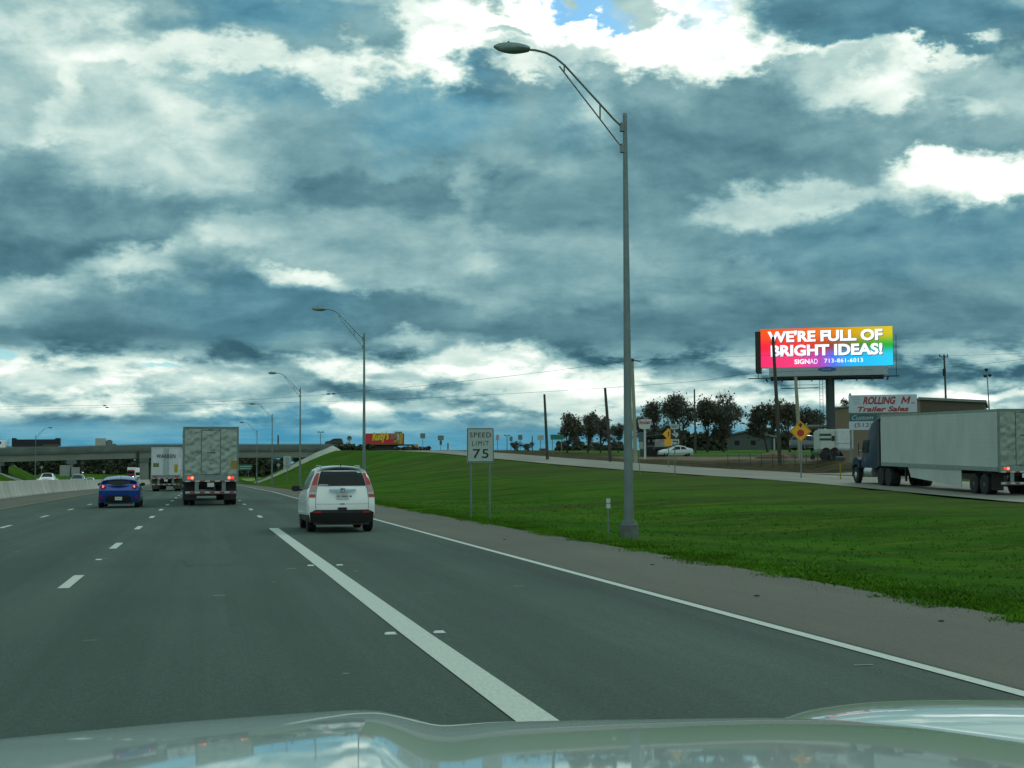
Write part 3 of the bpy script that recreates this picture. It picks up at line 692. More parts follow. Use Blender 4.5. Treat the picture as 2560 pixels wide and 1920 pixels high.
# ------------------------------------------------------------------ white suv
def make_suv(root):
    ys_ = [0, .45, .9, 1.5, 2.1, 2.65, 3.0, 3.35, 3.8, 4.2, 4.5]
    top = [(0, 1.57), (.45, 1.625), (.9, 1.65), (2.1, 1.66), (2.55, 1.62), (3.35, 1.12), (3.8, 1.05), (4.2, .97), (4.5, .84)]
    belt = [(0, 1.06), (2.0, 1.03), (3.35, .98), (4.5, .76)]
    c = Car(.875, top, belt, .25, ys_, [.07, .0, .0, .07, .18, .34, .46], [.1, 0, 0, .05, .1, .12, .14], tumble=.30, bow=.13, wf=[(0, .955), (.5, 1), (3.8, 1), (4.5, .9)])
    c.body().build('body', WHITEP, root, angle=28)
    L = [p.z for p in c.side[0]]; Z = lambda z: rv(None, z, L)
    rear = lambda k, v: c.cap(k, v)
    # black lower bumper
    c.patch(rear, [(-1, 0.01), (1, .01), (.97, Z(.50)), (-.97, Z(.50))], 16, 3, .010).build('lower_bumper', BLACK, root)
    b = c.patch(rear, [(-.97, Z(.50)), (.97, Z(.50)), (.80, Z(.575)), (-.80, Z(.575))], 14, 1, .011); b.build('bumper_trim', BLACK, root)
    MB().box(-.70, .70, .14, .5, .19, .27).build('underbody', BLACK, root)
    for sg in (-1, 1):
        c.patch(lambda u, v: c.S(u, v, sg), [(0, .01), (9.9, .01), (9.9, .55), (0, .9)], 24, 2, .008).build('side_cladding', BLACK, root)
    rg_ = c.patch(rear, [(-.80, Z(1.175)), (.80, Z(1.175)), (.86, Z(1.535)), (-.86, Z(1.535))], 12, 5, .012)
    rg_.build('rear_window', GLASS, root)
    for k0 in (-.62,):
        c.patch(rear, [(k0-.16, Z(1.185)), (k0+.16, Z(1.185)), (k0+.17, Z(1.215)), (k0-.14, Z(1.205))], 2, 1, .018).build('window_sticker', PLATE, root)
    c.patch(rear, [(.66, Z(1.50)), (.80, Z(1.495)), (.79, Z(1.52)), (.65, Z(1.525))], 2, 1, .018).build('window_sticker', PLATE, root)
    w = MB().tube([(.0, .02, 1.20), (-.1, .02, 1.215), (-.48, .045, 1.225)], .010, 5); w.build('wiper', BLACK, root)
    # tall tail lamps in the pillars
    for sg in (-1, 1):
        o = lambda k: sg*k
        def q(a, b_, z0, z1, a2=None, b2=None):
            return [(o(a), Z(z0)), (o(b_), Z(z0)), (o(b2 or b_), Z(z1)), (o(a2 or a), Z(z1))]
        tl = c.patch(rear, q(.82, .995, 1.19, 1.50, .875, .985), 3, 6, .013).build('tail_light', REDL, root)
        c.patch(rear, q(.815, .995, 1.02, 1.19), 3, 2, .013).build('tail_light_upper_band', mat('lamp_pink', (.36, .24, .24), .25, 0, 0, coat=.4), tl)
        c.patch(rear, q(.815, .995, .965, 1.015), 3, 1, .013).build('clear_lens', CLEARL, tl)
        c.patch(rear, q(.815, .995, .885, .96), 3, 1, .013).build('tail_light_lower_band', REDL, tl)
        su = c.patch(lambda u, v: c.S(u, v, sg), [(0.0, 2.1), (.22, 2.3), (.18, 4.6), (0, 4.7)], 2, 5, .007); su.build('tail_light_side', REDL, tl)
        c.patch(rear, [(o(.62), Z(.495)), (o(.86), Z(.50)), (o(.84), Z(.545)), (o(.64), Z(.54))], 3, 1, .020).build('reflector', REDL, root)
        MB().tube([(sg*.50, .62, 1.645), (sg*.50, .75, 1.685), (sg*.51, 2.0, 1.70), (sg*.51, 2.2, 1.66)], .016, 6).build('roof_rail', GREYP, root)
    b = MB().cbox(-.34, .34, -.05, .03, 1.045, 1.10, .012); b.build('chrome_strip', mat('chrome_bright', (.40, .62, .78), .25, .5, .05), root)
    b = MB()                                         # round-cornered H badge
    b.tube([(-.045, -.052, 1.115), (-.060, -.052, 1.06), (-.052, -.052, 1.025), (.052, -.052, 1.025), (.060, -.052, 1.06), (.045, -.052, 1.115), (-.045, -.052, 1.115)], .006, 5)
    b.tube([(-.035, -.055, 1.105), (-.028, -.055, 1.035)], .008, 5); b.tube([(.035, -.055, 1.105), (.028, -.055, 1.035)], .008, 5); b.tube([(-.03, -.055, 1.065), (.03, -.055, 1.065)], .008, 5)
    MB().cbox(-.07, .07, -.05, -.02, 1.01, 1.125, .012).build('badge_plate', GREYP, root)
    b.build('badge', CHROME, root)
    pl = MB().cbox(-.155, .155, -.022, -.008, .84, .99, .006).build('license_plate', PLATE, root)
    MB().box(-.12, -.075, -.026, -.0225, .895, .94).build('plate_mark', mat('plate_ink', (.12, .17, .19), .6, 0, 0), pl); MB().box(-.02, .12, -.026, -.0225, .90, .935).build('plate_mark', MATS['plate_ink'], pl)
    b = MB().cbox(.19, .235, -.012, -.002, .90, .935, .004); b.build('lock_button', BLACK, root)
    MB().cbox(-.06, .06, -.02, .0, .71, .735, .006).build('latch_handle', GREYP, root)
    MB().cbox(-.115, .115, -.03, .02, .57, .635, .01).build('towing_cover', BLACK, root)
    for k in (-.80, .80): c.patch(rear, [(k-.006, Z(.60)), (k+.006, Z(.60)), (k+.006, Z(1.16)), (k-.006, Z(1.16))], 1, 6, .007).build('tailgate_seam', GREYP, root)
    c.patch(rear, [(-.8, Z(.715)), (.8, Z(.715)), (.8, Z(.722)), (-.8, Z(.722))], 8, 1, .004).build('bumper_seam', GREYP, root)
    # side windows, doors
    for sg in (-1, 1):
        f = lambda u, v: c.S(u, v, sg)
        c.patch(f, [(.75, 3.25), (2.1, 3.15), (2.1, 4.85), (1.2, 4.7)], 6, 4, .006).build('quarter_window', GLASS, root)
        c.patch(f, [(2.3, 3.15), (3.9, 3.15), (3.9, 4.85), (2.3, 4.85)], 6, 4, .006).build('side_window', GLASS, root)
        c.patch(f, [(4.05, 3.15), (6.3, 3.15), (5.35, 4.85), (4.05, 4.85)], 6, 4, .006).build('side_window', GLASS, root)
        c.patch(f, [(2.32, 2.65), (2.7, 2.65), (2.7, 2.78), (2.32, 2.78)], 2, 1, .02).build('door_handle', WHITEP, root)
        mirror(root, sg*1.0, 2.95, 1.09, BLACK)
    c.patch(lambda u, k: c.roofp(u, k), [(5.0, -.95), (5.0, .95), (6.9, .98), (6.9, -.98)], 8, 4, .008).build('windshield', GLASS, root)
    for sg in (-1, 1): c.patch(lambda k, v: c.cap(k, v, True), [(sg*.62, 2.2), (sg*.95, 2.3), (sg*.95, 3.3), (sg*.62, 3.1)], 3, 2, .01).build('headlight', CLEARL, root)
    b = MB().tube([(0, .55, 1.69), (0, .5, 1.735), (0, .47, 1.745)], [.02, .014, .006], 6); b.build('antenna', BLACK, root)
    for x, fl in ((-.73, -1), (.73, 1)):
        wheel(root, x, .82, .345, .225, flip=fl); wheel(root, x, 3.45, .345, .225, flip=fl)
sx_, sy_ = xy(861, 36.6)
suv = thing('suv', 'white compact suv seen from behind, tall red lamps beside its rear window', 'car', (sx_-.05, sy_, 0), (0, 0, 0))
make_suv(suv)

# ------------------------------------------------------------------ blue hatchback
def make_hatch(root):
    ys_ = [0, .35, .8, 1.3, 1.8, 2.3, 2.75, 3.2, 3.7, 4.2]
    top = [(0, 1.10), (.35, 1.24), (.8, 1.34), (1.5, 1.395), (2.2, 1.38), (3.1, .98), (4.2, .74)]
    belt = [(0, .99), (.8, 1.0), (2.5, .92), (4.2, .66)]
    c = Car(.915, top, belt, .22, ys_, [.14, .06, .0, .10, .16, .26, .36], [.1, 0, 0, .05, .1, .12, .14], tumble=.50, bow=.16, wf=[(0, .95), (.6, 1), (3.5, 1), (4.2, .88)])
    c.body().build('body', BLUEP, root, angle=28)
    L = [p.z for p in c.side[0]]; Z = lambda z: rv(None, z, L); rear = lambda k, v: c.cap(k, v)
    # glass: one dark oval slit on the tailgate and the pale shining glass roof above it
    b = MB(); G = []
    for i in range(7):
        r = []
        for j in range(17):
            k = -1+2*j/16; zt = 1.225-.05*k*k-.05*k**4; zb = 1.00+.20*abs(k)**2.6
            z = zb+(zt-zb)*i/6; hw = .60*k
            r.append((hw, -.015+.30*(z-.99)*1.3+.10*abs(k)**3-.03, z))
        G.append(r)
    b.grid(G).build('rear_window', GLASS, root)
    b = MB(); G = []
    for i in range(8):
        y = .34+i*.22; zz = interp([(0.3, 1.245), (.8, 1.352), (1.5, 1.41), (2.2, 1.39)], y); hw = .56-.03*abs(i-3)
        G.append([(hw*(-1+j/5), y, zz-.06*abs(-1+j/5)**3) for j in range(11)])
    b.grid(G).build('glass_roof', mat('roof_glass_pale', (.30, .42, .45), .12, .4, 0, coat=.8), root)
    b = MB().tube([(.08, .42, 1.27), (.08, .33, 1.42)], [.012, .006], 6); b.build('antenna', BLACK, root)
    for sg in (-1, 1):
        tl = MB().cbox(sg*.70-.105, sg*.70+.105, .03, .25, .875, 1.035, .045).build('tail_light', REDL, root)
        MB().cbox(sg*.68-.055, sg*.68+.055, .015, .1, .90, 1.01, .03).build('lit_bulb', REDHOT, tl)
        c.patch(rear, [(sg*.80, Z(.38)), (sg*.93, Z(.40)), (sg*.94, Z(.56)), (sg*.84, Z(.54))], 3, 2, .014).build('reflector', REDL, root)
        mirror(root, sg*.95, 2.3, 1.03, BLACK, 1.0)
        f = lambda u, v: c.S(u, v, sg)
        c.patch(f, [(1.4, 3.2), (3.3, 3.15), (3.3, 4.85), (1.8, 4.6)], 6, 3, .006).build('side_window', GLASS, root)
        c.patch(f, [(3.45, 3.15), (6.1, 3.15), (4.9, 4.85), (3.45, 4.85)], 6, 3, .006).build('side_window', GLASS, root)
    dif = [(-.70, Z(.24)), (.70, Z(.24)), (.60, Z(.50)), (-.60, Z(.50))]
    c.patch(rear, dif, 12, 3, .012).build('lower_bumper', BLACK, root)
    c.patch(rear, [(-.60, Z(.50)), (.60, Z(.50)), (.38, Z(.57)), (-.38, Z(.57))], 10, 1, .0125).build('bumper_trim', BLACK, root)
    MB().box(-.62, .62, .15, .5, .17, .26).build('underbody', BLACK, root)
    pl = MB().cbox(-.155, .155, -.005, .012, .34, .49, .006).build('license_plate', PLATE, root)
    MB().box(-.10, .10, -.008, -.004, .40, .435).build('plate_text', mat('plate_ink2', (.25, .32, .34), .6), pl)
    b = MB().lathe([(.001, 0), (.06, 0), (.055, .02)], n=16, axis='y', c=(0, .045, .86)); b.build('badge', mat('badge_dark', (.02, .05, .2), .3, .6, 0), root)
    c.patch(lambda u, k: c.roofp(u, k), [(5.0, -.95), (5.0, .95), (6.9, .98), (6.9, -.98)], 8, 4, .008).build('windshield', GLASS, root)
    for x, fl in ((-.79, -1), (.79, 1)):
        wheel(root, x, .75, .33, .225, flip=fl); wheel(root, x, 3.4, .33, .225, flip=fl)
bx_, by_ = xy(297, 64.5)
hatch = thing('hatchback', 'bright blue hatchback with lit tail lights driving in the left lanes', 'car', (bx_, by_, 0)); make_hatch(hatch)

# ------------------------------------------------------------------ ordinary cars (several shapes)
def make_car(root, kind, paint, lights=False, glass=GLASS):
    if kind == 'sedan':
        ys_ = [0, .4, .9, 1.2, 1.8, 2.4, 2.9, 3.4, 4.0, 4.7]; top = [(0, 1.0), (.7, 1.04), (1.35, 1.38), (2.3, 1.43), (3.3, .99), (4.7, .76)]; belt = [(0, .92), (4.7, .68)]; W_ = .9; cl = .22; wr = .32; L_ = 4.7
    elif kind == 'suv':
        ys_ = [0, .45, .9, 1.5, 2.1, 2.65, 3.1, 3.5, 4.1, 4.7]; top = [(0, 1.72), (.6, 1.8), (2.5, 1.8), (3.4, 1.2), (4.7, 1.02)]; belt = [(0, 1.15), (4.7, .95)]; W_ = .96; cl = .3; wr = .38; L_ = 4.7
    else:   # pickup
        ys_ = [0, .5, 1.0, 1.9, 2.05, 2.6, 3.3, 3.9, 4.6, 5.6]; top = [(0, 1.22), (1.95, 1.22), (2.1, 1.80), (3.3, 1.86), (4.1, 1.27), (5.6, 1.12)]; belt = [(0, 1.15), (5.6, 1.05)]; W_ = 1.0; cl = .35; wr = .40; L_ = 5.6
    r0 = [.05, 0, .02, .06, .1, .14, .18] if kind != 'suv' else [.05, 0, .02, .06, .2, .3, .4]
    c = Car(W_, top, belt, cl, ys_, r0, [.08, 0, 0, .05, .1, .12, .14], tumble=.38, bow=.12, wf=[(0, .95), (.6, 1), (L_-.8, 1), (L_, .9)])
    c.body().build('body', paint, root, angle=28)
    wsu = {'sedan': (4.8, 6.9), 'suv': (4.7, 6.9), 'pickup': (6.1, 6.98)}[kind]
    if kind == 'pickup': wsu = (6.1, 7.25)
    c.patch(lambda u, k: c.roofp(u, k), [(wsu[0], -.92), (wsu[0], .92), (wsu[1], .98), (wsu[1], -.98)], 8, 4, .010).build('windshield', glass, root)
    if kind == 'sedan':
        c.patch(lambda u, k: c.roofp(u, k), [(1.7, -.95), (1.7, .95), (3.3, .92), (3.3, -.92)], 8, 4, .010).build('rear_window', glass, root)
        sw = [((2.2, 3.2), (3.9, 3.2), (3.9, 4.85), (3.1, 4.85)), ((4.05, 3.2), (6.4, 3.2), (5.1, 4.85), (4.05, 4.85))]
    elif kind == 'suv':
        c.patch(lambda k, v: c.cap(k, v), [(-.85, 3.3), (.85, 3.3), (.85, 4.8), (-.85, 4.8)], 8, 4, .01).build('rear_window', glass, root)
        sw = [((.7, 3.2), (2.3, 3.2), (2.3, 4.85), (1, 4.85)), ((2.45, 3.2), (4.0, 3.2), (4.0, 4.85), (2.45, 4.85)), ((4.15, 3.2), (6.5, 3.2), (5.2, 4.85), (4.15, 4.85))]
    else:
        c.patch(lambda u, k: c.roofp(u, k), [(3.2, -.95), (3.2, .95), (3.9, .92), (3.9, -.92)], 6, 2, .010).build('rear_window', glass, root)
        sw = [((4.2, 3.2), (5.3, 3.2), (5.3, 4.85), (4.2, 4.85)), ((5.45, 3.2), (7.0, 3.2), (6.2, 4.85), (5.45, 4.85))]
    for sg in (-1, 1):
        for q in sw: c.patch(lambda u, v: c.S(u, v, sg), q, 5, 3, .007).build('side_window', glass, root)
        fr = lambda k, v: c.cap(k, v, True)
        c.patch(fr, [(sg*.60, 2.3), (sg*.96, 2.4), (sg*.96, 3.4), (sg*.60, 3.2)], 3, 2, .012).build('headlight', HEADL if lights else CLEARL, root)
        c.patch(lambda k, v: c.cap(k, v), [(sg*.72, 2.3), (sg*.98, 2.3), (sg*.98, 3.3), (sg*.72, 3.3)], 3, 2, .012).build('tail_light', REDL, root)
        mirror(root, sg*(W_+.1), ys_[6]+.1, .05+interp(belt, 3), paint, 1.1 if kind != 'pickup' else 1.5)
        wheel(root, sg*(W_-.12), .85, wr, .22, flip=sg); wheel(root, sg*(W_-.12), L_-.95, wr, .22, flip=sg)
    c.patch(lambda k, v: c.cap(k, v, True), [(-.55, 1.4), (.55, 1.4), (.55, 2.6), (-.55, 2.6)], 4, 2, .012).build('grille', BLACK, root)
    return c
def car_at(kind, paint, px, D, yaw, label, lights=False, name=None, z=None, group=None):
    x, y = xy(px, D); t = thing(name or kind, label, {'sedan': 'car', 'suv': 'car', 'pickup': 'pickup truck'}[kind], (x, y, gz(x, y) if z is None else z), (0, 0, yaw), group)
    make_car(t, kind, paint, lights); return t

# ================================================================== semi trucks
def make_trailer(root, L=16.1, ztop=4.11, W=2.59, doors='steel', side=None, skirt=True, txt=None):
    side = side or mat('trailer_white', (.44, .485, .455), .5, .1, .10, .7, stretch=(1, 1, .5)); hw = W/2; zf = 1.22
    b = MB()
    n = int(L/.6); G = []
    b.box(-hw, hw, .06, L, zf, ztop)
    b.build('trailer_box', side, root)
    for sg in (-1, 1):
        rb = MB(); y = .6
        while y < L-.1:
            rb.box(sg*hw-.001 if sg > 0 else -hw-.004, hw+.004 if sg > 0 else -hw+.001, y, y+.02, zf+.16, ztop-.12); y += 1.22
        z = zf+.35
        while z < ztop-.2:
            rb.box(sg*hw-.001 if sg > 0 else -hw-.007, hw+.007 if sg > 0 else -hw+.001, .1, L-.05, z, z+.045); z += .19
        rb.build('side_panel', side, root)
    RAIL = mat('trailer_rail', (.24, .29, .27), .5, .5, .2)
    for nm, z0, z1 in (('bottom_rail', zf-.06, zf+.15), ('top_rail', ztop-.10, ztop+.015)):
        b = MB(); b.box(-hw-.018, -hw+.01, .05, L, z0, z1); b.box(hw-.01, hw+.018, .05, L, z0, z1); b.build(nm, RAIL, root)
    # rear frame
    FR = mat('rear_frame', (.16, .21, .20), .5, .6, .2) if doors == 'steel' else mat('rear_frame_white', (.42, .47, .48), .5, .1, .15)
    b = MB(); b.box(-hw-.02, -hw+.07, 0, .12, zf-.08, ztop+.02); b.box(hw-.07, hw+.02, 0, .12, zf-.08, ztop+.02)
    b.box(-hw+.07, hw-.07, .005, .12, ztop-.09, ztop+.02); b.build('rear_frame', FR, root)
    b = MB().box(-hw+.02, hw-.02, -.012, .10, zf-.10, zf+.22); b.build('rear_sill', mat('rear_sill', (.19, .25, .24), .55, .4, .15), root)
    if doors == 'steel':
        DM = bpy.data.materials.get('crumpled_steel')
        if not DM:
            DM = mat('crumpled_steel', (.25, .315, .285), .30, .85, .08, 1.6, bump=.035, bscale=1.2, stretch=(1.6, 1, .35))
        edges = [(-hw+.07, -.46), (-.44, .44), (.46, hw-.07)]
        for a, c_ in edges:
            G = [[(a+(c_-a)*i/10, -.004+random.uniform(-.012, .012)*(0 < i < 10 and 0 < j < 24), zf+.23+(ztop-.10-zf-.23)*j/24) for i in range(11)] for j in range(25)]
            d = MB().grid(G).build('rear_door', DM, root, angle=180)
        b = MB().box(-.46, -.435, -.02, .02, zf+.26, ztop-.14); b.box(.435, .46, -.02, .02, zf+.26, ztop-.14); b.box(-.435, .435, -.02, .02, zf+.23, zf+.26); b.box(-.435, .435, -.02, .02, ztop-.16, ztop-.13)
        b.build('door_seal', mat('seal_dark', (.03, .07, .07), .6, 0, 0), root)
        h = MB()
        for zz in (ztop-.38, ztop-.98, ztop-1.75): h.lathe([(.03, -.03), (.03, 0)], n=8, axis='y', c=(0, 0, zz))
        h.box(-.2, .2, -.03, -.01, ztop-1.24, ztop-1.20); h.build('latch', BLACK, root)
        st = MB()
        for k in range(30):
            x = random.uniform(-hw+.1, hw-.1); z = random.uniform(zf+.3, ztop-.3); r_ = random.uniform(.008, .02); st.lathe([(r_, -.03), (r_*.6, -.034)], n=6, axis='y', c=(x, 0, z))
        st.build('rivets', mat('rivet_bright', (.75, .8, .8), .2, .6, 0), root)
        MB().box(.94, 1.22, -.022, -.012, zf+.52, zf+.90).build('warning_sticker', mat('sticker_ochre', (.28, .19, .02), .6, 0, .15, 8), root)
    else:
        DM = mat('door_white', (.50, .56, .60), .5, .05, .10, 1.5)
        for a, c_ in ((-hw+.07, -.012), (.012, hw-.07)): MB().box(a, c_, -.006, .05, zf+.24, ztop-.10).build('rear_door', DM, root)
        for x in (-.20, -.09, .09, .20): MB().tube([(x, -.035, zf+.22), (x, -.035, ztop-.08)], .016, 6).build('lock_rod', mat('rod_grey', (.20, .27, .30), .5, .5, .1), root)
        MB().box(-1.12, -.62, -.012, -.008, zf+.95, zf+1.30).build('green_label', mat('label_green', (.10, .15, .04), .6, 0, .1), root)
        MB().box(.72, 1.02, -.012, -.008, zf+.45, zf+1.18).build('warning_sticker', mat('sticker_ochre2', (.36, .27, .01), .6, 0, .25, 9), root)
    if txt: text('company_name', txt, 1.66, .34, (-.02, -.055, ztop-.78), mat('ink_navy', (.008, .02, .03), .6, 0, 0), root, bold=.012, space=1.12)
    # lamps
    for sg in (-1, 1):
        for k, mt_ in (((.86, REDHOT), (1.02, REDLIT)) if doors == 'steel' else ((.86, REDL), (1.02, REDL))):
            MB().lathe([(.075, -.03), (.07, -.018), (.07, -.01)], n=14, axis='y', c=(sg*k, 0, zf+.09)).build('tail_light', mt_, root)
    TW, TR = mat('tape_white', (.48, .52, .52), .5, 0, .1), mat('tape_red', (.26, .02, .025), .5, 0, .1)
    for zz, hh in ((zf-.07, .055), (.62, .06)):
        MB().box(-hw+.1, hw-.1, -.045, -.015, zz-hh/2, zz+hh/2).build('white_tape', TW, root); x = -hw+.32
        while x < hw-.3:
            MB().box(x, x+.23, -.048, -.044, zz-hh/2-.002, zz+hh/2+.002).build('red_tape', TR, root); x += .46
    b = MB().box(-hw+.1, hw-.1, -.012, .07, .54, .68); b.box(-.74, -.56, -.01, .07, .68, zf-.06); b.box(.52, .70, -.01, .07, .68, zf-.06); b.build('underride_guard', mat('guard_grey', (.17, .23, .23), .6, .4, .15), root)
    pl = MB().box(-.16, .16, -.03, -.015, zf-.34, zf-.14).build('license_plate', PLATE, root)
    for sg in (-1, 1):
        MB().box(sg*.93-.30, sg*.93+.30, 1.0, 1.02, .25, 1.12).build('mud_flap', BLACK, root)
        for y in (1.85, 3.1):
            for k, xo in enumerate((1.13, .84)):
                w = MB().lathe([(.28, -.12), (.45, -.13), (.51, -.10), (.51, .10), (.45, .13), (.28, .12)], n=22, axis='x').build('wheel', RUBBER, root); w.location = (sg*xo, y, .51)
                if k == 0:
                    rm = MB().lathe([(.29, .10), (.27, .03), (.14, .02), (.11, .12), (.001, .12)], n=16, axis='x', cap=False).build('rim', ALU, w); rm.rotation_euler = (0, 0, 0 if sg > 0 else PI)
        MB().box(sg*.9-.05, sg*.9+.05, L-3.0, L-2.9, .35, zf).build('landing_leg', BLACK, root)
    for y in (1.85, 3.1): MB().tube([(-1.0, y, .5), (1.0, y, .5)], .07, 8).build('axle', BLACK, root)
    MB().box(-.5, .5, .5, L-.5, .95, zf-.001).build('chassis', BLACK, root)
    if skirt:
        for sg in (-1, 1): MB().prismx([(4.6, zf-.06), (L-4.2, zf-.06), (L-4.6, .62), (L-7.4, .5), (4.6, .28)], sg*(hw-.06)-.02, sg*(hw-.06)+.02).build('side_skirt', side, root)
def make_tractor(root, y0, paint, day=False):
    """sleeper tractor, back of cab at y0"""
    hw = 1.2
    def loft(rows, nm, mt_, ang=30):
        b = MB(); G = []
        for (y, w0, w1, z0, z1, r) in rows:
            P = [(-w0, z0), (-w0, z0+(z1-z0)*.5), (-w1, z1-r), (-w1+r*.9, z1-.25*r), (-w1*.5, z1+.02), (0, z1+.04)]
            P = P+[(-x, z) for x, z in P[-2::-1]]
            G.append([(x, y, z) for x, z in P])
        b.grid(G); o = len(b.v); n = len(G[0])
        b.add(G[0], [tuple(range(n))]); b.add(G[-1], [tuple(range(n-1, -1, -1))])
        return b.build(nm, mt_, root, angle=ang)
    loft([(y0, hw, 1.16, 1.0, 3.98, .2), (y0+.25, hw, 1.16, 1.0, 4.02, .2), (y0+1.0, hw, 1.12, 1.0, 3.9, .25), (y0+1.8, hw, 1.06, 1.0, 3.45, .25), (y0+2.35, hw, .98, 1.0, 2.92, .2), (y0+2.9, hw*.98, .88, 1.0, 2.1, .15), (y0+3.0, hw*.95, .85, 1.0, 2.0, .1)], 'cab', paint)
    loft([(y0+2.95, .95, .86, .9, 1.98, .15), (y0+3.6, .85, .75, .8, 1.85, .18), (y0+4.3, .72, .6, .75, 1.68, .2), (y0+4.55, .62, .5, .75, 1.5, .2)], 'hood', paint)
    MB().grid([[(-.92, y0+2.37, 2.86), (0, y0+2.40, 2.92), (.92, y0+2.37, 2.86)], [(-.90, y0+2.93, 2.05), (0, y0+2.98, 2.08), (.90, y0+2.93, 2.05)]]).build('windshield', GLASS, root)
    for sg in (-1, 1):
        MB().prismx([(y0+1.45, 1.9), (y0+2.75, 1.9), (y0+2.40, 2.62), (y0+1.5, 2.66)], sg*1.205-.008, sg*1.205+.008).build('side_window', GLASS, root)
        MB().prismx([(y0+3.1, 1.0), (y0+3.25, 1.45), (y0+3.75, 1.62), (y0+4.35, 1.5), (y0+4.65, 1.0), (y0+4.45, .62), (y0+4.4, 1.0), (y0+4.2, 1.15), (y0+3.6, 1.15), (y0+3.4, .95)], sg*1.0-.2, sg*1.0+.2).build('fender', paint, root)
        MB().cbox(sg*1.0-.14, sg*1.0+.14, y0+4.4, y0+4.62, .95, 1.2, .04).build('headlight', CLEARL, root)
        MB().lathe([(.07, 1.1), (.08, 1.3), (.08, 3.0), (.07, 3.7)], n=12, c=(sg*1.02, y0-.12, 0)).build('exhaust_stack', CHROME, root)
        MB().lathe([(.05, y0+.9), (.31, y0+.92), (.33, y0+1.0), (.33, y0+2.2), (.31, y0+2.28), (.05, y0+2.3)], n=18, axis='y', c=(sg*.95, 0, .78)).build('fuel_tank', ALU, root)
        m_ = MB().cbox(sg*1.42-.06, sg*1.42+.06, y0+2.7, y0+2.82, 1.75, 2.45, .03); m_.tube([(sg*1.2, y0+2.7, 2.0), (sg*1.42, y0+2.72, 2.0)], .02, 6); m_.build('door_mirror', CHROME, root)
        MB().box(sg*1.2-.03, sg*1.2+.03, y0-.45, y0-.01, 1.1, 3.7).build('side_fairing', BLACK, root)
        wh = MB().lathe([(.28, -.14), (.45, -.15), (.52, -.11), (.52, .11), (.45, .15), (.28, .14)], n=22, axis='x').build('wheel', RUBBER, root); wh.location = (sg*1.05, y0+3.9, .52)
        rm = MB().lathe([(.29, .13), (.24, .08), (.20, .14), (.12, .18), (.001, .18)], n=16, axis='x', cap=False).build('rim', ALU, wh); rm.rotation_euler = (0, 0, 0 if sg > 0 else PI)
        for y in (y0-1.9, y0-.65):
            wh = MB().lathe([(.28, -.30), (.5, -.30), (.52, -.27), (.52, .27), (.5, .30), (.28, .30)], n=22, axis='x').build('wheel', RUBBER, root); wh.location = (sg*.96, y, .52)
            rm = MB().lathe([(.29, .27), (.27, .12), (.14, .12), (.12, .22), (.001, .22)], n=16, axis='x', cap=False).build('rim', ALU, wh); rm.rotation_euler = (0, 0, 0 if sg > 0 else PI)
    MB().box(-.45, .45, y0-2.6, y0+4.2, .62, 1.0).build('frame_rails', BLACK, root)
    MB().cbox(-1.15, 1.15, y0+4.6, y0+4.78, .35, .75, .05).build('front_bumper', CHROME, root)
    MB().box(-.45, .45, y0+4.545, y0+4.57, .8, 1.45).build('grille', CHROME, root)
x, y = xy(527, 68.5)
t = thing('semi_truck', 'semi truck with crumpled bare steel rear doors and lit red lamps in the middle lane', 'semi truck', (x, y, 0), (0, 0, R(1.0)))
make_trailer(t, 16.1, 3.72, 2.56, 'steel', side=STEEL, skirt=False); make_tractor(t, 16.9, WHITEP)
x, y = xy(415, 129)
t = thing('semi_truck', 'white semi truck marked WARREN on its rear doors, ahead of the steel trailer', 'semi truck', (x, y, road_z(y)), (0, 0, R(-1.2)))
make_trailer(t, 14.6, 3.93, 2.55, 'white', skirt=False, txt='WARREN'); make_tractor(t, 15.4, WHITEP)
for sg in (-1, 1): MB().box(sg*.93-.32, sg*.93+.32, .55, .58, .22, 1.1).build('mud_flap', mat('mudflap_olive', (.06, .07, .03), .7, 0, .2), t)
# truck climbing the frontage road
ang = -math.atan2(39.1-37.3, 79.1-63.0)
px_, py_ = 37.32, 63.0
rgt = Vector((math.cos(ang), math.sin(ang)))
t = thing('semi_truck', 'blue semi truck pulling a long pale white trailer up the frontage road on the right', 'semi truck', (px_+rgt.x*1.29, py_+rgt.y*1.29, .0), (0, 0, 0))
z0, z1 = front_z(64), front_z(82)
t.location.z = z0-.06; t.scale = (1.0, 1.0, 1.03); t.rotation_euler = (math.atan2(z1-z0, 18), 0, ang)
make_trailer(t, 16.1, 4.08, 2.59, 'steel'); make_tractor(t, 17.0, DKBLUE)

# ================================================================== overpass
BY0, BY1 = 345.0, 359.0
BD = [(-140, 6.2), (-80, 7.0), (-45, 7.55), (-13, 8.38), (30, 8.40), (60, 8.3)]    # top of the parapet
def bt(x): return interp(BD, x)
br = thing('overpass', 'long concrete road bridge crossing over the highway behind the trucks', 'bridge', (0, BY0, 0))
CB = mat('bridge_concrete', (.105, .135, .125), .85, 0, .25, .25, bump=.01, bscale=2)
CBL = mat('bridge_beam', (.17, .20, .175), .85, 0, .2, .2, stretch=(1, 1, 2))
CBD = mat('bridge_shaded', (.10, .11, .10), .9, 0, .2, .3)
xs_b = lin_seq(-140, 29.5, 8)+[29.5]
g = [[(x, 0, bt(x)-.0), (x, 0, bt(x)-1.35), (x, .05, bt(x)-1.38)] for x in xs_b]
def beamstrip(name, mt_, prof):
    g = [[(x, y, bt(x)+z) for y, z in prof] for x in xs_b]
    b = MB().grid(g); n = len(prof)
    b.add(g[0], [tuple(range(n))]); b.add(g[-1], [tuple(range(n-1, -1, -1))])
    return b.build(name, mt_, br, angle=20)
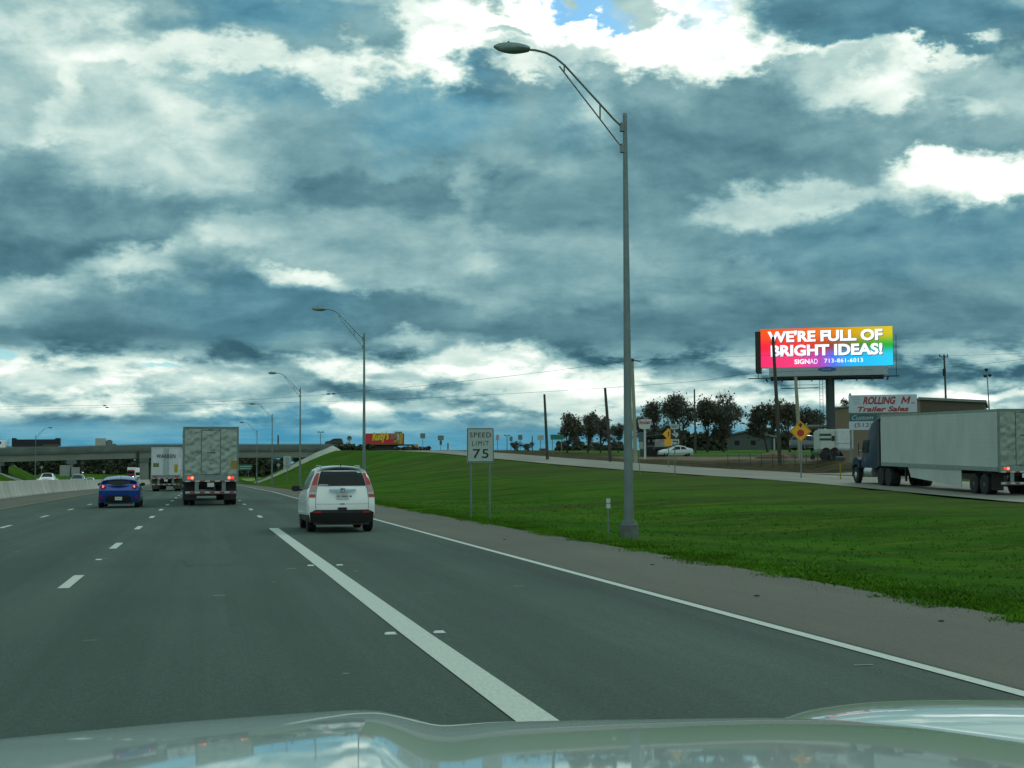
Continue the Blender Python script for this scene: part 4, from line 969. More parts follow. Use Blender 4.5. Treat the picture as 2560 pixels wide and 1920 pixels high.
beamstrip('parapet', CB, [(-.3, -1.25), (-.32, -.9), (-.12, -.02), (-.10, 0), (.12, 0), (.15, -.9), (.15, -1.0)])
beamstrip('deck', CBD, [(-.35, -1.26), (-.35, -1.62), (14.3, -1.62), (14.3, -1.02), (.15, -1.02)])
beamstrip('girder', CBL, [(-.02, -1.622), (.0, -1.9), (-.06, -2.95), (-.05, -3.15), (.5, -3.15), (.5, -1.622)])
for k in range(1, 5): beamstrip('girder', CBL, [(k*3.3, -1.622), (k*3.3, -3.13), (k*3.3+.6, -3.13), (k*3.3+.6, -1.622)])
beamstrip('parapet', CB, [(14.0, -1.02), (14.0, 0), (14.25, 0), (14.3, -1.01)])
b = MB(); b.tube([(x, .0, bt(x)+.12) for x in xs_b], .04, 5); b.build('rail', GALV, br)
for x in (-14.0, -30.2, 19.0, -46.0):
    zt = bt(x)-3.16
    b = MB(); b.box(x-1.1, x+1.1, -.1, 14.1, zt-.0-.9, zt)
    b.build('pier_cap', CB, br)
    for y in (.4, 4.7, 9.0, 13.0):
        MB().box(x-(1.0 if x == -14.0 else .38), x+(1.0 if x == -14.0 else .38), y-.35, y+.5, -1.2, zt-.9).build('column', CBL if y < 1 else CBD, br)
MB().box(-15.75, -15.35+.2, -.42, -.36, bt(-14)-3.1, bt(-14)-1.6).build('expansion_joint', SIGNBK, br)
for x0, x1 in ((26.4, 29.6),):
    MB().box(x0, x1, -.75, 14.6, 3.4, bt(x0)-.75).build('abutment', CB, br)
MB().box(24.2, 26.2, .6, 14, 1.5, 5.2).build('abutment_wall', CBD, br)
# slope paving
SP = mat('slope_paving', (.40, .42, .36), .85, 0, .15, .4)
def slope(name, pts, th, lb):
    g = [[Vector(a), Vector(b_)] for a, b_ in pts]
    b = MB().grid(g); low = [[Vector(a)-Vector((0, 0, th)), Vector(b_)-Vector((0, 0, th))] for a, b_ in pts]; b.grid(low)
    b.grid([[r[0] for r in g], [r[0] for r in low]]); b.grid([[r[1] for r in g], [r[1] for r in low]])
    o = b.build(name, SP, angle=25); tag(o, lb, 'slope paving'); return o
def zz(x, y, d): return gz(x, y)+d
pr = []
for t_ in [i/14 for i in range(15)]:
    x = 11.2+(30.2-11.2)*t_; wdt = .4+4.6*t_**1.3
    hh_ = .35+.85*t_**1.2; pr.append(((x-hh_*.5, 344.4, zz(x, 344, hh_)), (x+hh_*.9, 343.2-hh_, zz(x+hh_*.9, 343-hh_, .06))))
slope('slope_paving', pr, .5, 'pale concrete strip running down the grass bank beside the right end of the bridge')
b = MB(); b.grid([[(11.0+(26-11.0)*i/10, 345.2, road_z(345)+6.0*sst(i/10)-.2), (11.0+(26-11.0)*i/10, 359, road_z(345)+6.0*sst(i/10)-.2)] for i in range(11)])
b.build('header_bank', CBD, br)
pr = []
for t_ in [i/10 for i in range(11)]:
    x = -38.5-(22)*t_; z = -.6+7.3*t_**.95
    pr.append(((x, 343.5, z+.1), (x-.6, 341.8, z+.2)))
slope('slope_paving', pr, .4, 'narrow cream concrete edge slanting down the bank at the left edge of the photo')
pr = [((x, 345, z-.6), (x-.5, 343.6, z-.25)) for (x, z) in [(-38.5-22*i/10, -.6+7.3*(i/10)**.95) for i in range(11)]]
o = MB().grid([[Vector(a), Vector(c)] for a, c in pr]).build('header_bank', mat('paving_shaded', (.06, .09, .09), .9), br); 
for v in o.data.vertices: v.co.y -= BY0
# embankment street parapet right of the bridge, dark hedge line on the cross street
HB = random.Random(5)
def leafmass(name, boxes, mt_, n, s, parent=None, seed=1):
    r_ = random.Random(seed); b = MB()
    for _ in range(n):
        x0, x1, y0, y1, z0, z1 = r_.choice(boxes)
        c = Vector((r_.uniform(x0, x1), r_.uniform(y0, y1), z0+(z1-z0)*r_.random()**1.2)); a = r_.uniform(0, 2*PI); e = r_.uniform(-.6, 1.4)
        u = Vector((math.cos(a), math.sin(a), 0))*s*r_.uniform(.5, 1.2); w = Vector((-math.sin(a)*math.sin(e), math.cos(a)*math.sin(e), math.cos(e)))*s*r_.uniform(.5, 1.2)
        b.add([c-u*.5-w*.5, c+u*.5-w*.4, c+u*.4+w*.5, c-u*.4+w*.4], [(0, 1, 2, 3)])
    return b.build(name, mt_, parent, smooth=False, weld=False)
for (pxa, pxb, yt, yb, D, nme, lb, cat, mt_) in [
    (812, 935, 1110, 1122, 362, 'hedge', 'low dark hedge on the rise between the bridge end and the red billboard', 'hedge', LEAFD),
    (985, 1075, 1117, 1123, 395, 'hedge', 'thin dark scrub line on the skyline right of the red billboard', 'hedge', LEAFD)]:
    A, Bp = Pt(pxa, yb, D), Pt(pxb, yb, D); bx = []
    for i in range(10):
        f0, f1 = i/10, (i+1)/10; p, q = A.lerp(Bp, f0), A.lerp(Bp, f1); h = (yb-yt)*D/FPX*HB.uniform(.5, 1.0)*(1-.5*abs(f0-.5))
        bx.append((p.x, q.x, p.y-1.5, p.y+1.5, A.z-1.6, A.z+h))
    o = leafmass(nme, bx, mt_, 1500, .8, seed=int(pxa)); tag(o, lb, cat)

# ================================================================== helpers for signs
def sign_root(name, label, cat, px, D, zbase=None, yaw=0, group=None):
    x, y = xy(px, D); return thing(name, label, cat, (x, y, gz(x, y) if zbase is None else zbase), (0, 0, yaw), group)
def hz(px, py, D): return Pt(px, py, D).z
def board(root, name, x0, x1, z0, z1, mt_, y=0, th=.02, c=0):
    b = MB()
    if c:
        P = []
        for cx, cz, a0 in ((x1-c, z0+c, -90), (x1-c, z1-c, 0), (x0+c, z1-c, 90), (x0+c, z0+c, 180)):
            for k in range(5): a = R(a0+k*22.5); P.append((cx+c*math.cos(a), cz+c*math.sin(a)))
        b.prism(P, y-th, y)
    else: b.box(x0, x1, y-th, y, z0, z1)
    return b.build(name, mt_, root, angle=25)
def post(root, x, z1, r=.03, mt_=None, z0=-.3, y=.03, square=False):
    if square: return MB().box(x-r, x+r, y, y+2*r, z0, z1).build('post', mt_ or GALV, root)
    return MB().tube([(x, y+r, z0), (x, y+r, z1)], r, 8).build('post', mt_ or GALV, root)
# speed limit sign
D = 48.2; s_ = D/FPX
t = sign_root('speed_limit_sign', 'white SPEED LIMIT 75 sign on two thin steel posts in the grass', 'road sign', 1201, D, yaw=R(-2))
gzv = t.location.z; zt, zb = hz(1201, 1070, D)-gzv, hz(1201, 1156, D)-gzv; w = 68*s_
board(t, 'sign_panel', -w/2, w/2, zb, zt, SIGNW, c=.04)
bd = MB(); bw = .022
f_ = board(t, 'border', -w/2+.012, w/2-.012, zb+.012, zt-.012, SIGNBK, y=-.021, th=.003, c=.035)
f2 = board(t, 'sign_face', -w/2+.012+bw, w/2-.012-bw, zb+.012+bw, zt-.012-bw, SIGNW, y=-.0245, th=.003, c=.03)
h = zt-zb
text('speed_text', 'SPEED', w*.79, h*.145, (0, -.028, zb+h*.80), SIGNBK, f2, bold=.004, space=1.15)
text('limit_text', 'LIMIT', w*.62, h*.135, (-.0, -.028, zb+h*.555), SIGNBK, f2, bold=.0, space=1.35)
text('number_text', '75', w*.58, h*.265, (.01, -.028, zb+h*.255), SIGNBK, f2, bold=.012, space=1.15)
post(t, -w*.34, zt-.1, .032, z0=-.4); post(t, w*.36, zt-.1, .032, z0=-.4)
# delineator
D = 35.2; t = sign_root('delineator_post', 'slim grey marker post with two white reflectors left of the nearest lamp', 'marker post', 1519, D)
gzv = t.location.z; zt = hz(1519, 1246, D)-gzv
post(t, 0, zt-.02, .022, z0=-.2, y=-.022)
board(t, 'reflector', -.05, .05, zt-.11, zt, PLATE, y=-.03, c=.012); board(t, 'reflector', -.05, .05, zt-.24, zt-.13, PLATE, y=-.03, c=.012)
# stop ahead diamond
D = 104; t = sign_root('stop_ahead_sign', 'orange yellow diamond warning sign with a red disc and black arrow', 'road sign', 2003, D, yaw=R(-16))
gzv = t.location.z; cz = hz(2003, 1078, D)-gzv; r_ = 27*D/FPX
b = MB().prism([(-r_, cz), (0, cz-r_), (r_, cz), (0, cz+r_)], -.02, 0); b.build('sign_panel', SIGNY, t)
b = MB().prism([(-r_*.95, cz), (0, cz-r_*.95), (r_*.95, cz), (0, cz+r_*.95), (0, cz+r_*.90), (r_*.90, cz), (0, cz-r_*.90), (-r_*.90, cz)], -.026, -.021)
BM = MB()
for a, c_ in (((-1, 0), (0, -1)), ((0, -1), (1, 0)), ((1, 0), (0, 1)), ((0, 1), (-1, 0))):
    BM.prism([(a[0]*r_*.94, cz+a[1]*r_*.94), (c_[0]*r_*.94, cz+c_[1]*r_*.94), (c_[0]*r_*.90, cz+c_[1]*r_*.90), (a[0]*r_*.90, cz+a[1]*r_*.90)], -.026, -.021)
BM.build('border', SIGNBK, t)
MB().prism([(r_*.34*math.cos(PI/8+k*PI/4), cz-r_*.16+r_*.34*math.sin(PI/8+k*PI/4)) for k in range(8)], -.03, -.021).build('red_octagon', SIGNR, t)
MB().prism([(-.07*r_, cz+.34*r_), (.07*r_, cz+.34*r_), (.07*r_, cz+.52*r_), (.24*r_, cz+.50*r_), (0, cz+.80*r_), (-.24*r_, cz+.50*r_), (-.07*r_, cz+.52*r_)], -.03, -.021).build('arrow', SIGNBK, t)
post(t, 0, cz, .05)
# route marker assembly
D = 118; s_ = D/FPX; t = sign_root('route_marker', 'black and white Texas shaped route marker with name plate above and arrow below', 'road sign', 1688, D, yaw=R(-10))
gzv = t.location.z; t.location.z = hz(1688, 1192, D)-.1; gzv = t.location.z
def pz(py): return hz(1688, py, D)-gzv
def pxm(px): return (px-1688)*s_
n1_ = board(t, 'name_plate', pxm(1677), pxm(1698.5), pz(1072), pz(1060.5), SIGNW, c=.03)
text('direction_text', 'EAST', 15*s_, 6*s_, (pxm(1688), -.03, pz(1066.3)), SIGNBK, n1_, bold=.012)
n2 = board(t, 'route_shield', pxm(1677.5), pxm(1699), pz(1096.5), pz(1073.5), SIGNBK, c=.03)
TX = [(.36, 1), (.55, 1), (.55, .74), (.64, .70), (.78, .68), (.92, .64), (.95, .50), (1.0, .36), (.92, .24), (.80, .16), (.72, .04), (.66, -.04), (.58, .06), (.52, .22), (.42, .30), (.34, .24), (.26, .30), (.20, .42), (.04, .52), (.04, .56), (.36, .56)]
x0, zb0 = pxm(1678.5), pz(1094.5); ww, hh = 19*s_, 19.5*s_
b = MB().prism([(x0+a*ww, zb0+c_*hh) for a, c_ in TX], -.032, -.022); b.build('texas_outline', SIGNW, n2)
MB().box(pxm(1686.5), pxm(1692), -.036, -.0325, pz(1085), pz(1081.5)).build('route_number', SIGNBACK, n2)
n3 = board(t, 'arrow_plate', pxm(1679), pxm(1699), pz(1111), pz(1098), SIGNW, c=.03)
MB().box(pxm(1686), pxm(1695.5), -.032, -.022, pz(1104.6), pz(1102.0)).build('arrow', SIGNBK, n3); MB().box(pxm(1693.2), pxm(1695.5), -.033, -.022, pz(1108.5), pz(1102)).build('arrow_shaft', SIGNBK, n3)
MB().prism([(pxm(1682.5), pz(1103.3)), (pxm(1686.2), pz(1106)), (pxm(1686.2), pz(1100.4))], -.032, -.022).build('arrow_head', SIGNBK, n3)
post(t, 0, pz(1062), .045)
# yellow merge diamond, seen part hidden behind the route marker
D = 150; s_ = D/FPX; t = sign_root('warning_sign', 'orange yellow diamond warning sign half hidden behind the route marker', 'road sign', 1672, D, yaw=R(-14)); gzv = t.location.z
cz = hz(1672, 1085, D)-gzv; r_ = 15*s_
MB().prism([(-r_, cz), (0, cz-r_), (r_, cz), (0, cz+r_)], -.02, 0).build('sign_panel', SIGNY, t)
MB().box(-.05*r_, .12*r_, -.03, -.021, cz-.45*r_, cz+.4*r_).build('arrow', mat('sign_brown', (.10, .03, .005), .6, 0, 0), t)
board(t, 'speed_plaque', -.42, .40, cz-r_-.62, cz-r_+.12, SIGNY, y=-.022, c=.04); post(t, 0, cz, .05)
# small white marker post leaning by the frontage road
t = sign_root('marker_post', 'thin grey post leaning in the grass by the frontage road, right of the lamp', 'marker post', 1601, 116, yaw=0); gzv = t.location.z
MB().tube([(0, 0, -.2), (-.14, 0, hz(1599, 1138, 116)-gzv)], .035, 6).build('post', GALV, t)
# distant signs on the skyline
def far_sign(px, D, y0, y1, ybase, wpx, mt_, lb, posts=1, name='distant_sign', extra=None, group=None, cat='road sign'):
    x, y = xy(px, D); zb_ = hz(px, ybase, D)-.5; t = thing(name, lb, cat, (x, y, zb_), (0, 0, R(-6)), group); s_ = D/FPX
    board(t, 'sign_panel', -wpx/2*s_, wpx/2*s_, hz(px, y1, D)-zb_, hz(px, y0, D)-zb_, mt_, th=.05, c=.1)
    if posts == 1: post(t, 0, hz(px, y0, D)-zb_-.2, .06, z0=-.5)
    else:
        for k in (-1, 1): post(t, k*wpx*.35*s_, hz(px, y0, D)-zb_-.2, .06, z0=-.5)
    return t, zb_, s_
SGD = mat('sign_back_green', (.14, .19, .17), .6, .2, .1)
far_sign(1057, 330, 1083, 1096, 1124, 12.5, SGD, 'grey square sign back on a thin post, first one right of the red billboard')
t, z_, s_ = far_sign(1102, 330, 1088.5, 1100.5, 1125, 15, SGD, 'grey wide sign back above a narrow panel, second right of the red billboard')
MB().box(-3*s_, 3*s_, -.03, .0, hz(1100, 1112, 330)-z_, hz(1100, 1101, 330)-z_).build('lower_panel', mat('panel_slate', (.05, .09, .12), .6), t)
far_sign(1120, 335, 1107, 1124, 1126, 3.5, mat('marker_ochre', (.16, .13, .06), .7), 'narrow ochre marker standing on the grass skyline left of the speed limit sign')
far_sign(1244, 300, 1087, 1100, 1128, 8, mat('sign_pink', (.40, .30, .33), .6), 'narrow pale pink sign just right of the speed limit sign')
far_sign(1278, 290, 1091, 1103, 1129, 7.5, SGD, 'narrow dark sign right of the T shaped lamp on the frontage skyline')
far_sign(1301, 290, 1087, 1099.5, 1129, 11, SGD, 'square grey sign on the skyline above the small bare bushes')
far_sign(1352, 250, 1088, 1100, 1133, 16, SIGNW, 'wide pale sign just left of the green street sign')
t, z_, s_ = far_sign(1393, 225, 1086.5, 1099, 1137, 33, SIGNG, 'long green road name sign beside the first bare utility pole', posts=2)
far_sign(1357, 262, 1121, 1128, 1131, 18, mat('board_brown', (.14, .06, .04), .7), 'low brown board on the ground below the wide pale sign')
far_sign(1331, 285, 1090, 1128, 1130, 3, mat('spike_grey', (.12, .16, .15), .7), 'slender grey marker between the skyline signs')
# regulatory sign under the bridge end
D = 235; t, z_, s_ = far_sign(718, D, 1140, 1172, 1200, 19, SIGNW, 'white two panel road sign with dark lines before the right end of the bridge')
lb_ = MB()
for py, w_ in ((1146, 8), (1150, 11), (1155, 9), (1158.5, 6), (1166, 13), (1169.5, 12)):
    MB().box(-w_/2*s_, w_/2*s_, -.07, -.051, hz(718, py+.7, D)-z_, hz(718, py-.7, D)-z_).build('sign_line', mat('sign_line_grey', (.12, .16, .18), .6), t)
MB().box(-9.4*s_, 9.4*s_, -.075, -.051, hz(718, 1163.4, D)-z_, hz(718, 1162.6, D)-z_).build('panel_gap', SIGNBK, t)
# green guide sign behind the steel trailer
D = 330; t, z_, s_ = far_sign(604, D, 1161.5, 1175.5, 1187, 48, SIGNG, 'green highway guide sign with white lettering lines, right of the steel trailer', posts=2)
for py, w_ in ((1166, 30), (1171, 26)): MB().box(-4*s_, (w_-4)*s_, -.07, -.051, hz(604, py+.8, D)-z_, hz(604, py-.8, D)-z_).build('sign_line', SIGNW, t)
# T-shaped lamps
def tlamp(px, D, y0, yb, wpx, lb):
    x, y = xy(px, D); zb_ = hz(px, yb, D); t = thing('twin_lamp', lb, 'street lamp', (x, y, zb_), (0, 0, R(-8)), 'T shaped twin lamps on the skyline'); s_ = D/FPX; zt_ = hz(px, y0, D)-zb_
    MB().tube([(0, 0, -1.5), (0, 0, zt_)], [.11, .07], 8).build('pole', GALV, t)
    for k in (-1, 1): MB().cbox(min(k*.12, k*wpx/2*s_), max(k*.12, k*wpx/2*s_), -.2, .2, zt_-.12, zt_+.12, .05).build('lamp_head', GALV, t)
tlamp(801, 352, 1080, 1120, 17, 'T shaped twin lamp standing on the bridge end')
tlamp(1268, 300, 1088.5, 1127, 15, 'T shaped twin lamp on the skyline right of the speed limit sign')
# short post on the bridge
x, y = xy(695, 362); t = thing('utility_pole', 'short dark pole rising above the bridge between two street lamps', 'utility pole', (x, y, 5.5)); MB().tube([(0, 0, 0), (0, 0, hz(695, 1088, 362)-5.5)], [.22, .18], 8).build('pole', WOOD, t)

# ================================================================== red billboard and shop on the hill
D = 405; s_ = D/FPX; x, y = xy(965, D)
zg = hz(965, 1123, D)
t = thing('shop_building', 'low dark building under the red billboard with yellow canopy posts on its right', 'building', (x, y, zg), (0, 0, R(-6)))
MB().box(-52*s_, 30*s_, 0, 12, -2, 10.5*s_).build('wall', mat('shop_dark', (.035, .055, .06), .8, 0, .2, .3), t)
MB().box(-55*s_, 78*s_, -.6, 12.5, 10.5*s_, 12*s_).build('roof', mat('shop_roof', (.02, .04, .045), .7), t)
for xx in (55, 66, 77): MB().box(xx*s_-.35, xx*s_+.35, 0, .6, -2, 10.4*s_).build('canopy_post', SIGNY, t)
MB().box(70*s_, 82*s_, -.65, .5, 7*s_, 11*s_).build('canopy_sign', SIGNY, t)
t = thing('billboard', "red board reading Rudy's in yellow script above a low dark roof", 'billboard', (x, y-1.2, zg+11.8*s_), (0, 0, R(-6)))
W_, H_ = 96*s_, 31*s_
x0 = (913-965)*s_; zz0 = hz(965, 1112, D)-t.location.z
MB().box(x0, x0+W_, -.2, .2, zz0, zz0+H_-.3).build('board', mat('board_red', (.50, .022, .035), .5, 0, .08, .5), t)
MB().box(x0, x0+W_, -.23, -.2, zz0, zz0+1.6*s_*1.5).build('bottom_stripe', mat('stripe_brown', (.20, .07, .02), .6), t)
for xx in (.1, .9): MB().box(x0+W_*xx-.15, x0+W_*xx+.15, -.1, .1, -.6, zz0).build('leg', GALV, t)
RY = mat('rudy_yellow', (.68, .55, .02), .5, 0, .05)
text('sign_lettering', "Rudy's", 42*s_, 27*s_, (x0+37*s_, -.3, zz0+19*s_), RY, t, shear=.25, bold=.045, rot=R(4))
MB().box(x0+62*s_, x0+74*s_, -.26, -.2, zz0+14*s_, zz0+27*s_).build('picture_panel', mat('panel_pinkgrey', (.42, .12, .12), .5, 0, .3, .8), t)
MB().box(x0+72*s_, x0+91*s_, -.27, -.2, zz0+3*s_, zz0+32.5*s_).build('picture_panel', mat('panel_olive', (.20, .17, .05), .5, 0, .7, .9), t)
MB().box(x0+78*s_, x0+84*s_, -.29, -.2, zz0+12*s_, zz0+26*s_).build('picture_panel', mat('panel_pale', (.36, .42, .42), .5, 0, .4, 1.5), t)
MB().prism([(x0+84*s_, zz0+2*s_), (x0+91*s_, zz0+2*s_), (x0+93*s_, zz0+29*s_), (x0+86*s_, zz0+29*s_)], -.30, -.2).build('yellow_stroke', mat('stroke_mustard', (.40, .30, .03), .6), t)
MB().prism([(x0+68*s_, zz0+6*s_), (x0+80*s_, zz0+9*s_), (x0+82*s_, zz0+13*s_), (x0+72*s_, zz0+11*s_)], -.31, -.2).build('yellow_stroke', mat('stroke_mustard', (.40, .30, .03), .6), t)
# round dish sign and dark vehicle on the hill crest
D = 375; x, y = xy(873, D); zb_ = hz(873, 1112, D); s_ = D/FPX
t = thing('dish_antenna', 'round pale dish on a short mast beside the dark vehicle on the hill crest', 'antenna', (x, y, zb_)); zc_ = hz(873, 1096, D)-zb_
MB().lathe([(6.2*s_, .0), (6*s_, .12), (3*s_, .35), (.01, .42)], n=20, axis='y', c=(0, -.3, zc_), cap=False).build('dish', SIGNBACK, t); MB().tube([(0, .1, -1), (0, .1, zc_)], .12, 6).build('mast', GALV, t)
MB().cbox(-.9, .3, -.2, .3, .0, .7, .1).build('equipment_box', SIGNW, t)
car_at('suv', mat('car_black', (.010, .02, .025), .4, .2, 0, coat=.3), 858, 372, R(78), 'black vehicle seen side on at the hill crest left of the round dish', z=hz(858, 1113.5, 372), name='suv')

# ================================================================== vehicles on the bridge
D = 346; x, y = xy(91, D); zd = bt(x)-1.05
y = BY0+3.5; x = (91-1280)/FPX
def x_at(px, Y, z=7):
    r_ = ray(px, 1110); k = Y/r_.y; return r_.x*k
def z_at(px, py, Y):
    r_ = ray(px, py); return CAMZ+r_.z*Y/r_.y
Y = BY0+3.2; xa, xb = x_at(31, Y), x_at(151, Y); zd = bt((xa+xb)/2)-1.02
t = thing('dump_trailer_truck', 'long black dump trailer truck crossing the bridge at the upper left', 'truck', (xb, Y, zd), (0, 0, R(90)))
Ld = xb-xa; z1_, z0_ = z_at(60, 1099, Y)-zd, z_at(60, 1113, Y)-zd
TB = mat('tarp_black', (.010, .016, .022), .7, 0, .3)
z0_ = min(z0_, z1_-1.5)
b = MB().prismx([(.0, z0_), (Ld, z0_), (Ld, z1_+.35), (Ld-.7, z1_+.35), (Ld-1.1, z1_), (1.2, z1_+.05), (.9, z1_+.35), (0, z1_+.3)], -1.2, 1.2); b.build('trailer_tub', TB, t)
MB().box(-1.22, 1.22, 0.2, Ld*.35, z0_+.05, z0_+.35).build('tub_stripe', mat('stripe_rust', (.14, .07, .03), .7), t)
MB().box(-.6, .6, .5, Ld+3, .9, z0_).build('chassis', mat('chassis_pale', (.30, .33, .33), .6), t)
for yy in (1.2, 2.4, Ld-.6, Ld+.7): 
    for sg in (-1, 1): MB().lathe([(.5, -.15), (.5, .15)], n=14, axis='x', c=(sg*1.05, yy, .5)).build('wheel', RUBBER, t)
MB().cbox(-1.2, 1.2, Ld+1.3, Ld+3.6, .9, 2.7, .15).build('cab', WHITEP, t); MB().cbox(-.95, .95, Ld+3.6, Ld+5.2, .8, 1.9, .2).build('hood', WHITEP, t)
MB().box(-1.21, 1.21, Ld+2.3, Ld+3.3, 1.8, 2.45).build('side_window', GLASS, t); MB().lathe([(.08, 1.2), (.08, 3.5)], n=8, c=(1.0, Ld+1.1, 0)).build('exhaust_stack', CHROME, t)
for sg in (-1, 1): MB().lathe([(.5, -.15), (.5, .15)], n=14, axis='x', c=(sg*1.05, Ld+4.3, .5)).build('wheel', RUBBER, t)
Y = BY0+9.5; xa, xb = x_at(239, Y), x_at(265, Y); zd = bt(xa)-1.02; zt_ = z_at(250, 1096, Y)-zd
t = thing('box_truck', 'small grey box truck crossing the bridge above the blue car', 'truck', (xa, Y, zd), (0, 0, R(-90)))
MB().cbox(-1.05, 1.05, 0, xb-xa, .9, zt_, .04).build('cargo_box', mat('box_tan', (.36, .37, .32), .6, 0, .1), t)
MB().cbox(-.95, .95, xb-xa+.05, xb-xa+1.5, .6, zt_-.35, .25).build('cab', GREYP, t); MB().cbox(-.85, .85, xb-xa+1.4, xb-xa+2.5, .55, zt_-1.25, .2).build('hood', GREYP, t)
for yy in (.6, xb-xa+1.7):
    for sg in (-1, 1): MB().lathe([(.4, -.12), (.4, .12)], n=14, axis='x', c=(sg*.92, yy, .4)).build('wheel', RUBBER, t)

# ================================================================== LED billboard
LEDM = bpy.data.materials.new('led_screen'); LEDM.use_nodes = True; tt = LEDM.node_tree; LB = tt.nodes['Principled BSDF']; LK = tt.links
LB.inputs['Base Color'].default_value = (.01, .01, .01, 1); LB.inputs['Roughness'].default_value = .6
co = tt.nodes.new('ShaderNodeTexCoord'); sp = tt.nodes.new('ShaderNodeSeparateXYZ'); LK.new(co.outputs['Object'], sp.inputs[0])
def lrow(stops):
    r_ = tt.nodes.new('ShaderNodeValToRGB'); mr = tt.nodes.new('ShaderNodeMapRange'); LK.new(sp.outputs[0], mr.inputs[0]); mr.inputs[1].default_value = -7.3; mr.inputs[2].default_value = 7.3; LK.new(mr.outputs[0], r_.inputs[0])
    e = r_.color_ramp.elements
    while len(e) < len(stops): e.new(.5)
    for i, (p, c_) in enumerate(stops): e[i].position = p; e[i].color = (*lin(c_), 1)
    return r_.outputs[0]
def lmix(z0, z1, a, c_):
    mr = tt.nodes.new('ShaderNodeMapRange'); mr.interpolation_type = 'SMOOTHSTEP'; LK.new(sp.outputs[2], mr.inputs[0]); mr.inputs[1].default_value = z0; mr.inputs[2].default_value = z1
    n = tt.nodes.new('ShaderNodeMix'); n.data_type = 'RGBA'; LK.new(mr.outputs[0], n.inputs[0]); LK.new(a, n.inputs[6]); LK.new(c_, n.inputs[7]); return n.outputs[2]
bot = lrow([(0, (255, 40, 110)), (.28, (255, 60, 130)), (.45, (190, 70, 190)), (.55, (80, 120, 255)), (.68, (20, 190, 255)), (1, (40, 215, 255))])
mid = lrow([(0, (255, 20, 60)), (.35, (250, 50, 40)), (.52, (160, 60, 40)), (.62, (110, 90, 70)), (.82, (60, 160, 40)), (1, (0, 190, 60))])
top_ = lrow([(0, (255, 80, 10)), (.3, (255, 100, 0)), (.55, (240, 130, 0)), (.8, (215, 190, 0)), (1, (225, 205, 20))])
c_ = lmix(1.1, 2.3, bot, mid); c_ = lmix(2.3, 3.9, c_, top_); LK.new(c_, LB.inputs['Emission Color']); LB.inputs['Emission Strength'].default_value = .95
D = 162; s_ = D/FPX; pxc = 2071; x, y = xy(pxc, D); zg = gz(x, y)
bb = thing('led_billboard', "bright rainbow LED billboard reading WE'RE FULL OF BRIGHT IDEAS on a thick black column", 'billboard', (x, y, zg), (0, 0, R(-24.5)))
def bz(py): return hz(pxc, py, D)-zg
zb0, zt0 = bz(915), bz(817.5); hwid = 162*s_
scr = MB().box(-hwid, hwid, -.25, .25, 0, zt0-zb0).build('led_screen', LEDM, bb); scr.location = (0, 0, zb0)
MB().box(-hwid-.05, hwid+.05, .25, .9, zb0-.02, zt0-.05).build('cabinet', mat('cabinet_dark', (.015, .025, .025), .7), bb)
MB().box(-hwid-.62, -hwid-.05, -.15, 3.0, zb0-.5, zt0-1.0*s_*10/10-.2).build('second_face', mat('cabinet_dark'  , (0, 0, 0)), bb)
WT = mat('led_white', (.8, .8, .8), .5, 0, 0, emit=(.86, .90, 1.0), estr=.95); SHW = mat('led_shadow', (.02, .02, .04), .6, 0, 0, emit=(.05, .04, .12), estr=.5)
H_ = zt0-zb0
for dx, dz, mt_, dy in ((.07, -.07, SHW, .27), (0, 0, WT, .30)):
    text('headline_text', "WE'RE FULL OF", hwid*2*.87, H_*.30, (-hwid*.0+dx-.02*hwid, -dy, H_*.795+dz), mt_, scr, bold=.042)
    text('headline_text', "BRIGHT IDEAS!", hwid*2*.845, H_*.30, (dx-.0*hwid, -dy, H_*.425+dz), mt_, scr, bold=.042)
text('company_text', 'SIGN', hwid*2*.115, H_*.125, (-hwid*.37, -.30, H_*.135), WT, scr, bold=.03)
text('company_text', 'AD', hwid*2*.058, H_*.125, (-hwid*.19, -.30, H_*.135), WT, scr, bold=-.005)
text('phone_text', '713-861-6013', hwid*2*.29, H_*.105, (hwid*.26, -.30, H_*.145), WT, scr, bold=.012, space=1.1)
MB().box(-hwid+.9, hwid-.6, -.2, .2, zb0-1.05, zb0-.03).build('apron', mat('apron_grey', (.30, .37, .40), .6, 0, .1), bb)
b = MB().lathe([(1.02, -.03), (1.02, .0)], n=24, axis='y', c=(.05, -.205, 0)); o = b.build('maker_plate', mat('plate_blue', (.02, .10, .30), .5), bb); o.location = (0, 0, zb0-.33); o.scale = (1, 1, .24)
text('maker_text', 'SIGNAD', 1.0, .16, (0, -.26, zb0-.33), mat('maker_ink', (.35, .45, .55), .5), bb, bold=.01)
CW = mat('catwalk_dark', (.02, .035, .035), .7, .3, .2)
MB().box(-hwid-1.4, hwid+.6, -1.0, -.35, zb0-1.30, zb0-1.22).build('catwalk', CW, bb)
b = MB()
for k in range(9):
    xx = -hwid+.6+k*(2*hwid-1.2)/8; b.box(xx-.06, xx+.06, -1.0, 3.0, zb0-1.5, zb0-1.30)
b.build('support_beams', CW, bb)
MB().box(-hwid+1, hwid-1, .9, 1.3, zb0-1.45, zb0-1.0).build('torsion_beam', CW, bb)
MB().tube([(.35, 1.1, -.5), (.35, 1.1, zb0-1.0)], .50, 24).build('column', mat('column_dark', (.035, .055, .058), .6, .2, .15), bb)
MB().tube([(-hwid-.3, -.5, zb0-1.22), (-hwid-.3, -.5, zb0+.0)], .04, 5).build('brace', CW, bb); MB().tube([(hwid+.3, -.5, zb0-1.22), (hwid+.35, -.5, zt0-1)], .035, 5).build('brace', CW, bb)
